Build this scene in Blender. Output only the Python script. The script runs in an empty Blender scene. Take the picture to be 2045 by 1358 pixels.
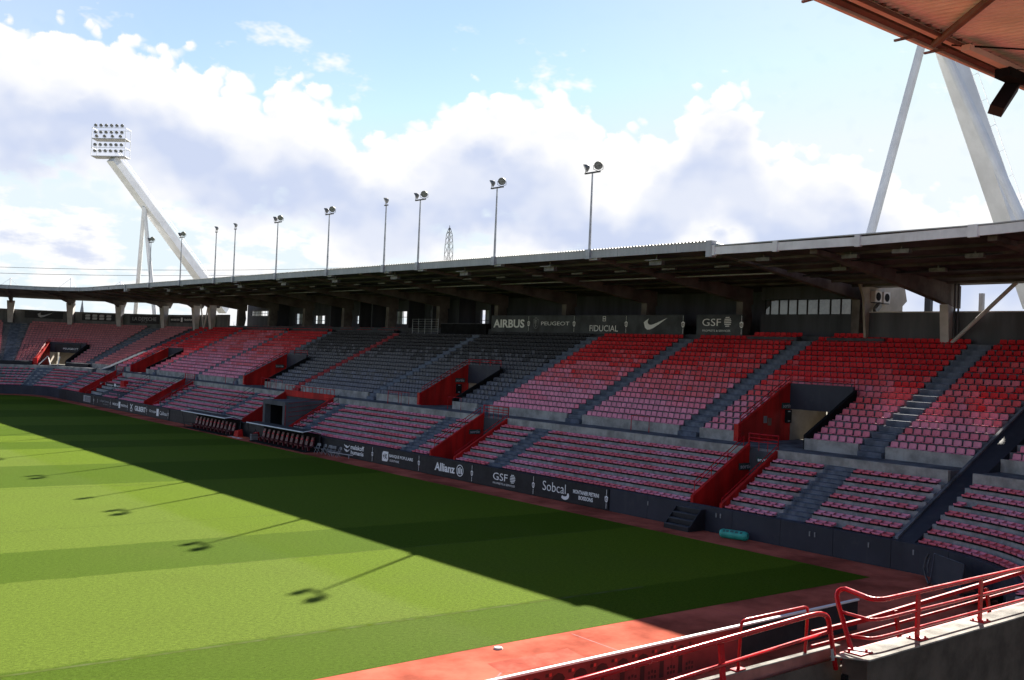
import bpy, bmesh, math, random
from math import pi, sin, cos, radians
from mathutils import Vector, Matrix

SC = bpy.context.scene
COL = SC.collection
rnd = random.Random(7)

# ------------------------------------------------------------------ camera
cd = bpy.data.cameras.new('camera')
cam = bpy.data.objects.new('camera', cd)
COL.objects.link(cam)
cd.sensor_width = 36.0
cd.lens = 36.0 * 2040.0 / 2045.0
cd.clip_start = 0.3
cd.clip_end = 9000.0
CR_, CU_, CF_ = (Vector((0.77049856, -0.63618633, 0.03998649)), Vector((-0.03842684, 0.01625915, 0.99912913)),
                 Vector((0.63628244, 0.77136411, 0.01191898)))
cam.matrix_world = Matrix(((CR_.x, CU_.x, -CF_.x, 0.0), (CR_.y, CU_.y, -CF_.y, 0.0),
                           (CR_.z, CU_.z, -CF_.z, 9.5), (0, 0, 0, 1)))
SC.camera = cam

# ------------------------------------------------------------------ sun, sky, exposure
SUN_EL, SUN_AZ = radians(32.5), radians(30.0)          # azimuth measured from +x towards +y
SUN_DIR = Vector((cos(SUN_AZ) * cos(SUN_EL), sin(SUN_AZ) * cos(SUN_EL), sin(SUN_EL)))
sl = bpy.data.lights.new('sun', 'SUN')
sl.energy = 5.0
sl.angle = radians(0.5)
sl.color = (1.0, 0.94, 0.84)
sun = bpy.data.objects.new('sun', sl)
COL.objects.link(sun)
sun.rotation_euler = SUN_DIR.to_track_quat('Z', 'Y').to_euler()
sun.location = (90, 60, 70)

SKY_STRENGTH = 0.05
SC.view_settings.view_transform = 'Standard'
SC.view_settings.look = 'None'
SC.view_settings.gamma = 1.0
SC.view_settings.use_curve_mapping = False
SC.view_settings.exposure = 1.95

world = bpy.data.worlds.new('World')
SC.world = world
world.use_nodes = True


class NT:
    """tiny node helper"""
    def __init__(s, tree):
        s.t = tree

    def n(s, typ, **kw):
        nd = s.t.nodes.new(typ)
        for k, v in kw.items():
            setattr(nd, k, v)
        return nd

    def put(s, sock, v):
        if isinstance(v, bpy.types.NodeSocket):
            s.t.links.new(v, sock)
        elif v is not None:
            sock.default_value = v

    def m(s, op, a, b=None, c=None, clamp=False):
        nd = s.n('ShaderNodeMath', operation=op, use_clamp=clamp)
        for i, v in enumerate((a, b, c)):
            if v is not None:
                s.put(nd.inputs[i], v)
        return nd.outputs[0]

    def smooth(s, x, lo, hi):
        nd = s.n('ShaderNodeMapRange', interpolation_type='SMOOTHSTEP')
        s.put(nd.inputs['Value'], x)
        s.put(nd.inputs['From Min'], lo)
        s.put(nd.inputs['From Max'], hi)
        return nd.outputs['Result']

    def xyz(s, x, y, z=0.0):
        nd = s.n('ShaderNodeCombineXYZ')
        for i, v in enumerate((x, y, z)):
            s.put(nd.inputs[i], v)
        return nd.outputs[0]

    def noise(s, vec, scale, detail=4.0, rough=0.55, dist=0.0, out=0):
        nd = s.n('ShaderNodeTexNoise')
        s.put(nd.inputs['Vector'], vec)
        nd.inputs['Scale'].default_value = scale
        nd.inputs['Detail'].default_value = detail
        nd.inputs['Roughness'].default_value = rough
        nd.inputs['Distortion'].default_value = dist
        return nd.outputs[out]

    def mix(s, f, a, b, blend='MIX'):
        nd = s.n('ShaderNodeMix', data_type='RGBA', blend_type=blend)
        s.put(nd.inputs['Factor'], f)
        for k, v in ((6, a), (7, b)):
            if isinstance(v, tuple) and len(v) == 3:
                v = v + (1.0,)
            s.put(nd.inputs[k], v)
        return nd.outputs[2]


def build_world():
    N = NT(world.node_tree)
    for nd in list(world.node_tree.nodes):
        world.node_tree.nodes.remove(nd)
    out = N.n('ShaderNodeOutputWorld')
    bg = N.n('ShaderNodeBackground')
    bg.inputs['Strength'].default_value = SKY_STRENGTH
    world.node_tree.links.new(bg.outputs[0], out.inputs[0])
    sky = N.n('ShaderNodeTexSky', sky_type='NISHITA')
    sky.sun_disc = False
    sky.sun_elevation = SUN_EL
    sky.sun_rotation = pi / 2 - SUN_AZ
    sky.altitude = 150
    sky.air_density = 1.0
    sky.dust_density = 0.05
    sky.ozone_density = 1.6
    tc = N.n('ShaderNodeTexCoord')
    sp = N.n('ShaderNodeSeparateXYZ')
    N.put(sp.inputs[0], tc.outputs['Generated'])
    dx, dy, dz = sp.outputs[0], sp.outputs[1], sp.outputs[2]
    az = N.m('MULTIPLY', N.m('ARCTAN2', dx, dy), 57.29578)
    el = N.m('MULTIPLY', N.m('ARCSINE', dz), 57.29578)
    # height of the cloud bank's crest round the horizon, degrees
    pts = [(-180, 11), (-60, 12), (-10, 15), (12.26, 15.6), (14.54, 15.7), (16.2, 16.2), (18.2, 15.6), (20.2, 15.1), (22.5, 14.7),
           (24.6, 14.5), (27, 14.5), (28.6, 13.4), (30.6, 12.2), (32, 11.7), (33.6, 12.4), (35.5, 13.8), (38.3, 14.6),
           (41.1, 14.6), (43.4, 13.6), (45.1, 12.0), (46.5, 13.0), (48.2, 13.5), (50, 15.2), (51.9, 14.7), (52.6, 12.6),
           (54.9, 11.8), (57.5, 11.6), (59.6, 10.3), (61.3, 9.2), (66, 8.6), (100, 10), (180, 11)]

    def curve(x, pts, lo=0.0, hi=20.0):
        fc = N.n('ShaderNodeFloatCurve')
        c = fc.mapping.curves[0]
        P = [((a + 180) / 360.0, (h - lo) / (hi - lo)) for a, h in pts]
        c.points[0].location = P[0]
        c.points[1].location = P[-1]
        for p in P[1:-1]:
            c.points.new(*p)
        for p in c.points:
            p.handle_type = 'AUTO'
        fc.mapping.update()
        N.put(fc.inputs['Value'], N.m('DIVIDE', N.m('ADD', x, 180.0), 360.0))
        return N.m('ADD', N.m('MULTIPLY', fc.outputs[0], hi - lo), lo)

    hb0 = curve(az, pts)

    def billow(a, e):
        p = N.xyz(a, N.m('MULTIPLY', e, 1.25))
        n1 = N.noise(p, 0.16, 2.0, 0.5)
        n2 = N.noise(p, 0.55, 5.0, 0.62)
        v = N.n('ShaderNodeTexVoronoi', feature='F1', voronoi_dimensions='2D')
        v.inputs['Scale'].default_value = 0.62
        v.inputs['Detail'].default_value = 1.0
        v.inputs['Roughness'].default_value = 0.5
        wv = N.n('ShaderNodeVectorMath', operation='ADD')
        N.put(wv.inputs[0], p)
        N.put(wv.inputs[1], N.xyz(N.m('MULTIPLY', n2, 1.3), N.m('MULTIPLY', n2, -1.1)))
        N.put(v.inputs['Vector'], wv.outputs[0])
        puff = N.m('SUBTRACT', 0.42, v.outputs['Distance'])
        s = N.m('ADD', N.m('MULTIPLY', N.m('SUBTRACT', n1, 0.5), 2.6), N.m('MULTIPLY', N.m('SUBTRACT', n2, 0.5), 1.7))
        return N.m('ADD', s, N.m('MULTIPLY', puff, 1.9)), p

    b0, p0 = billow(az, el)
    b1, _ = billow(N.m('ADD', az, 0.55), N.m('ADD', el, 0.75))
    t = N.m('ADD', N.m('SUBTRACT', N.m('ADD', hb0, 0.15), el), b0)
    mass = N.smooth(t, -0.15, 0.60)
    low = N.smooth(N.m('ADD', t, N.m('MULTIPLY', N.smooth(az, 30.0, 52.0), -0.6)), 6.4, 8.6)
    pl = N.xyz(az, N.m('MULTIPLY', el, 2.4))
    nl = N.noise(pl, 0.14, 6.0, 0.6)
    patch = N.smooth(nl, 0.455, 0.54)
    keep = N.m('SUBTRACT', 1.0, N.m('MULTIPLY', low, N.m('SUBTRACT', 1.0, patch)))
    cover = N.m('MULTIPLY', mass, keep)
    # thin high wisps
    pw = N.xyz(N.m('MULTIPLY', az, 0.8), N.m('MULTIPLY', el, 1.5), 7.3)
    wis = N.m('MULTIPLY', N.smooth(N.noise(pw, 0.15, 5.0, 0.64), 0.585, 0.70), 0.9)
    hz = N.m('MULTIPLY', N.smooth(N.noise(pw, 0.05, 1.0, 0.5), 0.40, 0.80), 0.20)
    # more veil towards the sun's side
    fade = N.m('SUBTRACT', 1.0, N.smooth(el, 18.0, 34.0))
    veil = N.m('MULTIPLY', N.smooth(az, 34.0, 66.0), 0.30)
    veil = N.m('MULTIPLY', veil, N.m('SUBTRACT', 1.0, N.smooth(az, 90.0, 150.0)))
    cover = N.m('MAXIMUM', cover, N.m('MULTIPLY', fade, N.m('MAXIMUM', wis, N.m('MAXIMUM', hz, veil))))
    # self shading: dark bellies below the crests, bright where the mass thins towards the sun
    relief = N.m('SUBTRACT', b1, b0)
    depth = N.m('ADD', N.m('ADD', N.m('SUBTRACT', N.m('ADD', hb0, 0.15), el), N.m('MULTIPLY', b0, 0.55)), N.m('MULTIPLY', relief, 0.30))
    nb = N.noise(N.xyz(az, N.m('MULTIPLY', el, 1.5), 3.1), 0.11, 3.0, 0.5)
    depth2 = N.m('ADD', depth, N.m('MULTIPLY', N.m('SUBTRACT', nb, 0.5), 6.5))
    belly = N.m('MULTIPLY', N.smooth(depth2, 1.5, 4.6), N.m('SUBTRACT', 1.0, N.smooth(depth2, 6.0, 9.0)))
    belly = N.m('MULTIPLY', belly, N.m('ADD', 0.64, N.m('MULTIPLY', N.smooth(N.noise(p0, 0.22, 3.0, 0.5), 0.34, 0.62), 0.40)))
    lowb = N.m('MULTIPLY', N.m('MULTIPLY', low, N.smooth(nl, 0.54, 0.68)), 0.85)
    belly = N.m('MAXIMUM', belly, lowb)
    belly = N.m('MAXIMUM', belly, N.m('MULTIPLY', N.smooth(relief, 0.35, 1.4), 0.22))
    K = 1.0
    white = (5.6 * K, 5.55 * K, 5.5 * K)
    grey = (3.3 * K, 3.7 * K, 4.75 * K)
    cc = N.mix(belly, white, grey)
    skyc = N.mix(1.0, sky.outputs[0], (0.96, 0.88, 0.88), 'MULTIPLY')
    mn = N.n('ShaderNodeVectorMath', operation='MINIMUM')
    N.put(mn.inputs[0], skyc)
    mn.inputs[1].default_value = (4.3, 4.9, 5.25)
    col = N.mix(cover, mn.outputs[0], cc)
    N.put(bg.inputs['Color'], col)


build_world()

# ------------------------------------------------------------------ materials
MATS = {}


def mat(name, col, rough=0.6, var=0.12, scale=2.5, bump=0.0, metallic=0.0, spec=0.4, col2=None, streak=False, coat=0.0, bscale=None):
    m = bpy.data.materials.new(name)
    m.use_nodes = True
    N = NT(m.node_tree)
    b = m.node_tree.nodes['Principled BSDF']
    tc = N.n('ShaderNodeTexCoord')
    v = tc.outputs['Object']
    if streak:
        mp = N.n('ShaderNodeMapping')
        mp.inputs['Scale'].default_value = (1, 1, 0.15)
        N.put(mp.inputs[0], v)
        v = mp.outputs[0]
    nz = N.noise(v, scale, 6.0, 0.62)
    f = N.smooth(nz, 0.30, 0.70)
    c2 = col2 or tuple(c * (1 - 2.2 * var) for c in col)
    c1 = col if col2 else tuple(min(1, c * (1 + var)) for c in col)
    N.put(b.inputs['Base Color'], N.mix(f, c2, c1))
    r2 = N.m('ADD', N.m('MULTIPLY', N.noise(v, scale * 3.1, 3.0), 0.22), rough - 0.11, clamp=True)
    N.put(b.inputs['Roughness'], r2)
    b.inputs['Metallic'].default_value = metallic
    b.inputs['Specular IOR Level'].default_value = spec
    if coat:
        b.inputs['Coat Weight'].default_value = coat
    if bump:
        bp = N.n('ShaderNodeBump')
        bp.inputs['Strength'].default_value = bump
        bp.inputs['Distance'].default_value = 0.02
        N.put(bp.inputs['Height'], N.noise(v, bscale or scale * 9, 5.0, 0.65))
        N.put(b.inputs['Normal'], bp.outputs[0])
    MATS[name] = m
    return m


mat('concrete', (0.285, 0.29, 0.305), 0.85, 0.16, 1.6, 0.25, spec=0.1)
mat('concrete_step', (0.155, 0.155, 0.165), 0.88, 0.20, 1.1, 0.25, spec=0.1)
mat('pale_concrete', (0.32, 0.315, 0.30), 0.85, 0.18, 1.0, 0.25, spec=0.1)
mat('dark_wall', (0.060, 0.063, 0.074), 0.75, 0.15, 0.8, 0.1, streak=True, spec=0.25)
mat('rear_wall', (0.095, 0.098, 0.108), 0.8, 0.18, 0.5, 0.1, streak=True, spec=0.2)
mat('black_panel', (0.017, 0.017, 0.022), 0.55, 0.2, 1.0, spec=0.3)
mat('matte_black', (0.012, 0.012, 0.014), 0.9, 0.2, 1.0, spec=0.1)
mat('navy_panel', (0.030, 0.032, 0.046), 0.6, 0.10, 0.5, 0.05, spec=0.3)
mat('banner_grey', (0.085, 0.092, 0.102), 0.6, 0.45, 0.5, spec=0.2, col2=(0.035, 0.037, 0.042))
mat('aisle_paint', (0.120, 0.138, 0.175), 0.85, 0.22, 1.4, 0.15, spec=0.1)
mat('walkway_paint', (0.15, 0.155, 0.175), 0.85, 0.25, 0.8, 0.2, spec=0.1)
mat('red_wall', (0.45, 0.014, 0.012), 0.65, 0.20, 0.9, 0.1, streak=True, spec=0.18)
mat('red_rail', (0.42, 0.010, 0.016), 0.25, 0.10, 3.0, spec=0.20)
mat('red_rail_dull', (0.42, 0.010, 0.016), 0.6, 0.12, 3.0, spec=0.10)
mat('far_wall', (0.150, 0.150, 0.152), 0.8, 0.18, 0.5, 0.1, streak=True, spec=0.1)
mat('red_step', (0.30, 0.022, 0.030), 0.7, 0.2, 1.2, spec=0.3)
mat('dark_rail', (0.035, 0.036, 0.045), 0.45, 0.2, 2.0)
mat('white_print', (0.86, 0.86, 0.85), 0.6, 0.05, 2.0)
mat('grey_print', (0.42, 0.43, 0.45), 0.6, 0.08, 2.0)
mat('red_print', (0.55, 0.03, 0.03), 0.6, 0.08, 2.0)
mat('dark_print', (0.040, 0.004, 0.006), 0.7, 0.15, 2.0)
mat('fascia_metal', (0.40, 0.40, 0.405), 0.55, 0.10, 0.8, spec=0.4, streak=True)
mat('fascia_pale', (0.72, 0.70, 0.68), 0.55, 0.08, 0.6, spec=0.4)
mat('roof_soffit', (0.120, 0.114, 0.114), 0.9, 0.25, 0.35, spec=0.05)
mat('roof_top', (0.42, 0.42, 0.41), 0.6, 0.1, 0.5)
mat('soffit_pink', (0.80, 0.70, 0.66), 0.75, 0.07, 0.5, spec=0.1)
mat('fascia_pink', (0.74, 0.52, 0.47), 0.65, 0.08, 0.6, spec=0.15)
mat('brown_steel', (0.16, 0.075, 0.055), 0.6, 0.15, 1.0)
mat('beam_concrete', (0.165, 0.145, 0.135), 0.9, 0.22, 0.5, 0.1, spec=0.05)
mat('column_pale', (0.50, 0.47, 0.45), 0.75, 0.10, 0.8, 0.1, spec=0.25)
mat('galvanised', (0.38, 0.39, 0.41), 0.45, 0.15, 2.0, metallic=0.35, spec=0.5)
mat('white_steel', (0.72, 0.73, 0.75), 0.5, 0.06, 0.4, spec=0.4)
mat('lamp_housing', (0.16, 0.16, 0.155), 0.5, 0.2, 3.0, metallic=0.3)
mat('lamp_glass', (0.20, 0.205, 0.21), 0.25, 0.25, 5.0, spec=0.5)
mat('teal_vinyl', (0.03, 0.36, 0.29), 0.45, 0.10, 3.0, spec=0.5)
mat('window_glass', (0.21, 0.235, 0.25), 0.08, 0.30, 0.35, spec=0.9)
mat('clear_glass', (0.55, 0.60, 0.62), 0.12, 0.2, 0.6, spec=0.8)
mat('beige_render', (0.34, 0.295, 0.25), 0.85, 0.1, 0.8, 0.1)
mat('grey_board', (0.24, 0.245, 0.25), 0.7, 0.12, 1.0)
mat('green_sign', (0.02, 0.055, 0.05), 0.5, 0.1, 2.0)
mat('bark', (0.07, 0.055, 0.045), 0.9, 0.2, 2.0)
mat('orange_mat', (0.62, 0.10, 0.02), 0.6, 0.1, 2.0)
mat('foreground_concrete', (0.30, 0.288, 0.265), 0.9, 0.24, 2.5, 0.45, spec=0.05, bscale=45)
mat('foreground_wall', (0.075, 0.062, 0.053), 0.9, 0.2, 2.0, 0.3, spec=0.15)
# seat plastics, from well kept red to sun-bleached pink, and the black ones
mat('seat_deep_red', (0.52, 0.006, 0.012), 0.5, 0.12, 2.0, spec=0.16)
mat('seat_red', (0.62, 0.020, 0.026), 0.5, 0.12, 2.0, spec=0.16)
mat('seat_faded_red', (0.66, 0.085, 0.100), 0.55, 0.12, 2.0, spec=0.16)
mat('seat_rose', (0.68, 0.150, 0.190), 0.6, 0.12, 2.0, spec=0.16)
mat('seat_pink', (0.70, 0.205, 0.285), 0.6, 0.12, 2.0, spec=0.16)
mat('seat_mauve', (0.70, 0.265, 0.365), 0.65, 0.12, 2.0, spec=0.16)
mat('seat_black', (0.016, 0.016, 0.019), 0.5, 0.2, 2.0, spec=0.25)
mat('seat_charcoal', (0.048, 0.049, 0.060), 0.5, 0.15, 2.0, spec=0.45)
mat('seat_slate', (0.098, 0.104, 0.137), 0.55, 0.15, 2.0, spec=0.4)
mat('seat_dusty', (0.50, 0.175, 0.185), 0.6, 0.12, 2.0, spec=0.3)
mat('kerb_bounce_brown', (0.30, 0.12, 0.10), 0.85, 0.15, 3.0)  # reddish bounced light on the kerb face, put into its colour
mat('seat_wine', (0.11, 0.012, 0.022), 0.45, 0.12, 2.0, spec=0.4)


def grass_material():
    m = bpy.data.materials.new('mown_grass')
    m.use_nodes = True
    N = NT(m.node_tree)
    b = m.node_tree.nodes['Principled BSDF']
    ge = N.n('ShaderNodeNewGeometry')
    sp = N.n('ShaderNodeSeparateXYZ')
    N.put(sp.inputs[0], ge.outputs['Position'])
    x, y = sp.outputs[0], sp.outputs[1]
    jit = N.m('MULTIPLY', N.m('SUBTRACT', N.noise(ge.outputs['Position'], 0.9, 3.0), 0.5), 0.5)
    # mowing runs lie across the pitch, very slightly skewed
    yy = N.m('ADD', N.m('ADD', y, N.m('MULTIPLY', x, 0.068)), jit)

    def band(lo, hi, w=0.10):
        return N.m('MULTIPLY', N.smooth(yy, lo - w, lo + w), N.m('SUBTRACT', 1.0, N.smooth(yy, hi - w, hi + w)))
    light = None
    for lo, hi in ((31.3, 42.5), (48.3, 68.6), (79.5, 91.0), (97, 103), (114.5, 126), (137, 148), (159, 166)):
        s = band(lo, hi)
        light = s if light is None else N.m('MAXIMUM', light, s)
    # second direction of mowing: right-hand run is deeper green
    jx = N.m('ADD', x, N.m('MULTIPLY', jit, 2.0))
    deep = N.m('MULTIPLY', N.smooth(jx, 21.0, 22.2), 0.72)
    c_light = N.mix(deep, (0.083, 0.119, 0.0165), (0.070, 0.110, 0.0050))
    c_dark = N.mix(deep, (0.051, 0.084, 0.0085), (0.048, 0.082, 0.0038))
    col = N.mix(light, c_dark, c_light)
    big = N.noise(ge.outputs['Position'], 0.16, 4.0, 0.6)
    col = N.mix(N.m('MULTIPLY', N.smooth(big, 0.45, 0.75), 0.22), col, (0.070, 0.088, 0.016))
    # blades: fine clumps, a little longer across the view
    mp = N.n('ShaderNodeMapping')
    mp.inputs['Scale'].default_value = (1.0, 1.9, 1.0)
    N.put(mp.inputs[0], ge.outputs['Position'])
    fine = N.noise(mp.outputs[0], 5.5, 8.0, 0.86)
    fine2 = N.noise(mp.outputs[0], 22.0, 3.0, 0.7)
    mod = N.m('MAXIMUM', 0.25, N.m('ADD', -0.78, N.m('ADD', N.m('MULTIPLY', fine, 2.6), N.m('MULTIPLY', fine2, 0.96))))
    speck = N.smooth(N.noise(mp.outputs[0], 7.0, 3.0, 0.6), 0.60, 0.70)
    mod = N.m('MULTIPLY', mod, N.m('SUBTRACT', 1.0, N.m('MULTIPLY', speck, 0.30)))
    col = N.mix(1.0, col, N.xyz(mod, mod, mod), 'MULTIPLY')
    worn = N.smooth(N.noise(ge.outputs['Position'], 1.3, 5.0, 0.7), 0.66, 0.78)
    col = N.mix(N.m('MULTIPLY', worn, 0.30), col, (0.090, 0.092, 0.036))
    N.put(b.inputs['Base Color'], col)
    b.inputs['Roughness'].default_value = 0.85
    b.inputs['Specular IOR Level'].default_value = 0.015
    bp = N.n('ShaderNodeBump')
    bp.inputs['Strength'].default_value = 0.55
    bp.inputs['Distance'].default_value = 0.05
    N.put(bp.inputs['Height'], fine)
    N.put(b.inputs['Normal'], bp.outputs[0])
    MATS['mown_grass'] = m


grass_material()
mat('red_tarmac', (0.40, 0.104, 0.070), 0.95, 0.24, 0.30, 0.3, spec=0.0, bscale=30)
mat('red_tarmac_worn', (0.40, 0.100, 0.072), 0.95, 0.2, 0.8, 0.2, spec=0.0)
mat('chalk', (0.085, 0.105, 0.040), 0.95, 0.4, 1.4, spec=0.0, col2=(0.055, 0.080, 0.010))
mat('earth', (0.13, 0.12, 0.09), 0.95, 0.2, 0.05, spec=0.1)
mat('banner_red', (0.17, 0.022, 0.026), 0.6, 0.14, 1.2, spec=0.3)


def weather(name, dirt, amount, scale):
    """run-off streaks and scuffs laid over a painted surface"""
    m = MATS[name]
    N = NT(m.node_tree)
    b = m.node_tree.nodes['Principled BSDF']
    src = b.inputs['Base Color'].links[0].from_socket
    tc = N.n('ShaderNodeTexCoord')
    mp = N.n('ShaderNodeMapping')
    mp.inputs['Scale'].default_value = (1.0, 1.0, 0.10)
    N.put(mp.inputs[0], tc.outputs['Object'])
    st = N.smooth(N.noise(mp.outputs[0], scale, 6.0, 0.7), 0.52, 0.74)
    sc = N.smooth(N.noise(tc.outputs['Object'], scale * .8, 7.0, 0.72), 0.58, 0.72)
    f = N.m('MULTIPLY', N.m('MAXIMUM', st, N.m('MULTIPLY', sc, 0.8)), amount)
    N.put(b.inputs['Base Color'], N.mix(f, src, dirt))


weather('red_wall', (0.10, 0.022, 0.020), 0.65, 2.2)
weather('pale_concrete', (0.15, 0.145, 0.135), 0.55, 1.5)
weather('concrete', (0.13, 0.13, 0.13), 0.45, 1.6)
weather('navy_panel', (0.075, 0.073, 0.075), 0.35, 1.2)
weather('black_panel', (0.035, 0.034, 0.036), 0.4, 1.2)
weather('white_steel', (0.52, 0.51, 0.50), 0.30, 0.5)
weather('fascia_metal', (0.26, 0.25, 0.24), 0.45, 0.9)
weather('fascia_pale', (0.50, 0.46, 0.43), 0.40, 0.9)
weather('foreground_wall', (0.06, 0.05, 0.045), 0.6, 2.0)
weather('foreground_concrete', (0.14, 0.13, 0.12), 0.55, 3.0)
weather('red_tarmac', (0.36, 0.11, 0.08), 0.35, 0.5)
weather('beam_concrete', (0.08, 0.075, 0.07), 0.5, 0.8)
M = MATS


# ------------------------------------------------------------------ mesh helpers
class MB:
    def __init__(s):
        s.v, s.f, s.mi = [], [], []
        s.cur = 0

    def add(s, vs, fs):
        o = len(s.v)
        s.v.extend([tuple(p) for p in vs])
        s.f.extend([tuple(i + o for i in f) for f in fs])
        s.mi.extend([s.cur] * len(fs))
        return s

    def quad(s, a, b, c, d):
        return s.add((a, b, c, d), ((0, 1, 2, 3),))

    def hexa(s, lo, hi):
        """lo, hi: four matching points each"""
        return s.add(list(lo) + list(hi), ((3, 2, 1, 0), (4, 5, 6, 7), (0, 1, 5, 4), (1, 2, 6, 5), (2, 3, 7, 6), (3, 0, 4, 7)))

    def box(s, x0, y0, z0, x1, y1, z1):
        return s.hexa(((x0, y0, z0), (x1, y0, z0), (x1, y1, z0), (x0, y1, z0)),
                      ((x0, y0, z1), (x1, y0, z1), (x1, y1, z1), (x0, y1, z1)))

    def obox(s, c, ax, ay, az):
        """centre and three half-axis vectors"""
        c, ax, ay, az = map(Vector, (c, ax, ay, az))
        return s.hexa((c - ax - ay - az, c + ax - ay - az, c + ax + ay - az, c - ax + ay - az),
                      (c - ax - ay + az, c + ax - ay + az, c + ax + ay + az, c - ax + ay + az))

    def tube(s, p0, p1, r0, r1=None, n=8, caps=True):
        p0, p1 = Vector(p0), Vector(p1)
        r1 = r0 if r1 is None else r1
        d = (p1 - p0).normalized()
        a = d.cross(Vector((0, 0, 1)))
        if a.length < 1e-4:
            a = Vector((1, 0, 0))
        a.normalize()
        b = d.cross(a)
        vs = []
        for p, r in ((p0, r0), (p1, r1)):
            for i in range(n):
                t = 2 * pi * i / n
                vs.append(p + a * cos(t) * r + b * sin(t) * r)
        fs = [(i, (i + 1) % n, n + (i + 1) % n, n + i) for i in range(n)]
        if caps:
            fs += [tuple(range(n - 1, -1, -1)), tuple(range(n, 2 * n))]
        return s.add(vs, fs)

    def path(s, pts, r, n=8):
        """tube along a polyline with mitred joints"""
        pts = [Vector(p) for p in pts]
        rings = []
        up = Vector((0, 0, 1))
        for i, p in enumerate(pts):
            d0 = (p - pts[i - 1]).normalized() if i else None
            d1 = (pts[i + 1] - p).normalized() if i < len(pts) - 1 else None
            d = ((d0 or d1) + (d1 or d0)).normalized()
            a = d.cross(up)
            if a.length < 0.05:
                a = d.cross(Vector((0, 1, 0)))
            a.normalize()
            b = d.cross(a)
            rings.append([p + a * cos(2 * pi * k / n) * r + b * sin(2 * pi * k / n) * r for k in range(n)])
        vs = [q for rg in rings for q in rg]
        fs = []
        for i in range(len(rings) - 1):
            for k in range(n):
                fs.append((i * n + k, i * n + (k + 1) % n, (i + 1) * n + (k + 1) % n, (i + 1) * n + k))
        fs += [tuple(range(n - 1, -1, -1)), tuple(range((len(rings) - 1) * n, len(rings) * n))]
        return s.add(vs, fs)

    def plate(s, o, ux, uy, nrm, poly, th):
        """flat polygon (2-D points) in frame o,ux,uy extruded by th along nrm"""
        o, ux, uy, nrm = map(Vector, (o, ux, uy, nrm))
        n = len(poly)
        a = [o + ux * x + uy * y for x, y in poly]
        b = [p + nrm * th for p in a]
        fs = [tuple(range(n - 1, -1, -1)), tuple(range(n, 2 * n))]
        fs += [(i, (i + 1) % n, n + (i + 1) % n, n + i) for i in range(n)]
        return s.add(a + b, fs)

    def mesh(s, name, mats):
        me = bpy.data.meshes.new(name)
        me.from_pydata(s.v, [], s.f)
        if isinstance(mats, str):
            mats = [mats]
        for m in mats:
            me.materials.append(M[m])
        if len(mats) > 1:
            me.polygons.foreach_set('material_index', s.mi)
        bm = bmesh.new()
        bm.from_mesh(me)
        bmesh.ops.recalc_face_normals(bm, faces=bm.faces)
        bm.to_mesh(me)
        bm.free()
        me.update()
        return me

    def build(s, name, mats, parent=None, smooth=False, **props):
        me = s.mesh(name, mats)
        if smooth:
            for p in me.polygons:
                p.use_smooth = True
        return link(name, me, parent, **props)


def link(name, data, parent=None, **props):
    o = bpy.data.objects.new(name, data)
    COL.objects.link(o)
    if parent is not None:
        o.parent = parent
        if parent.parent is None and parent.type == 'EMPTY':
            o.matrix_parent_inverse = Matrix.Translation(-parent.location)
        elif parent.type == 'MESH' and parent.parent is None:
            o.matrix_parent_inverse = parent.matrix_basis.inverted()
    for k, v in props.items():
        o[k] = v
    return o


def thing(name, loc, label, cat, group=None):
    o = bpy.data.objects.new(name, None)
    o.empty_display_size = 0.3
    o.location = loc
    COL.objects.link(o)
    o['label'] = label
    o['category'] = cat
    if group:
        o['group'] = group
    return o


def tag(o, label, cat, group=None):
    o['label'] = label
    o['category'] = cat
    if group:
        o['group'] = group
    return o


_txt = {}


def text_mesh(body, bold=0.0, shear=0.0):
    key = (body, bold, shear)
    if key in _txt:
        return _txt[key]
    cu = bpy.data.curves.new('lettering', 'FONT')
    cu.body = body
    cu.offset = bold
    cu.shear = shear
    cu.resolution_u = 3
    cu.align_x = 'CENTER'
    ob = bpy.data.objects.new('lettering', cu)
    me = bpy.data.meshes.new_from_object(ob)
    bpy.data.objects.remove(ob)
    vs = [v.co.copy() for v in me.vertices]
    fs = [tuple(p.vertices) for p in me.polygons]
    bpy.data.meshes.remove(me)
    _txt[key] = (vs, fs)
    return _txt[key]


def put_text(mb, body, c, ux, uy, w, h, bold=0.02, shear=0.0, lift=0.0):
    """text fitted in a w x h box centred at c; ux = reading direction, uy = up"""
    vs, fs = text_mesh(body, bold, shear)
    if not vs:
        return
    x0, x1 = min(v.x for v in vs), max(v.x for v in vs)
    y0, y1 = min(v.y for v in vs), max(v.y for v in vs)
    c, ux, uy = Vector(c), Vector(ux), Vector(uy)
    nrm = ux.cross(uy)
    out = [c + ux * ((v.x - (x0 + x1) / 2) / (x1 - x0) * w) + uy * ((v.y - (y0 + y1) / 2) / (y1 - y0) * h) + nrm * lift for v in vs]
    mb.add(out, fs)


def disc(mb, c, ux, uy, r, rin=0.0, n=20, lift=0.0):
    c, ux, uy = Vector(c), Vector(ux), Vector(uy)
    c = c + ux.cross(uy) * lift
    if rin <= 0:
        mb.add([c + ux * cos(2 * pi * i / n) * r + uy * sin(2 * pi * i / n) * r for i in range(n)], [tuple(range(n))])
    else:
        a = [c + ux * cos(2 * pi * i / n) * r + uy * sin(2 * pi * i / n) * r for i in range(n)]
        b = [c + ux * cos(2 * pi * i / n) * rin + uy * sin(2 * pi * i / n) * rin for i in range(n)]
        mb.add(a + b, [(i, (i + 1) % n, n + (i + 1) % n, n + i) for i in range(n)])


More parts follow.
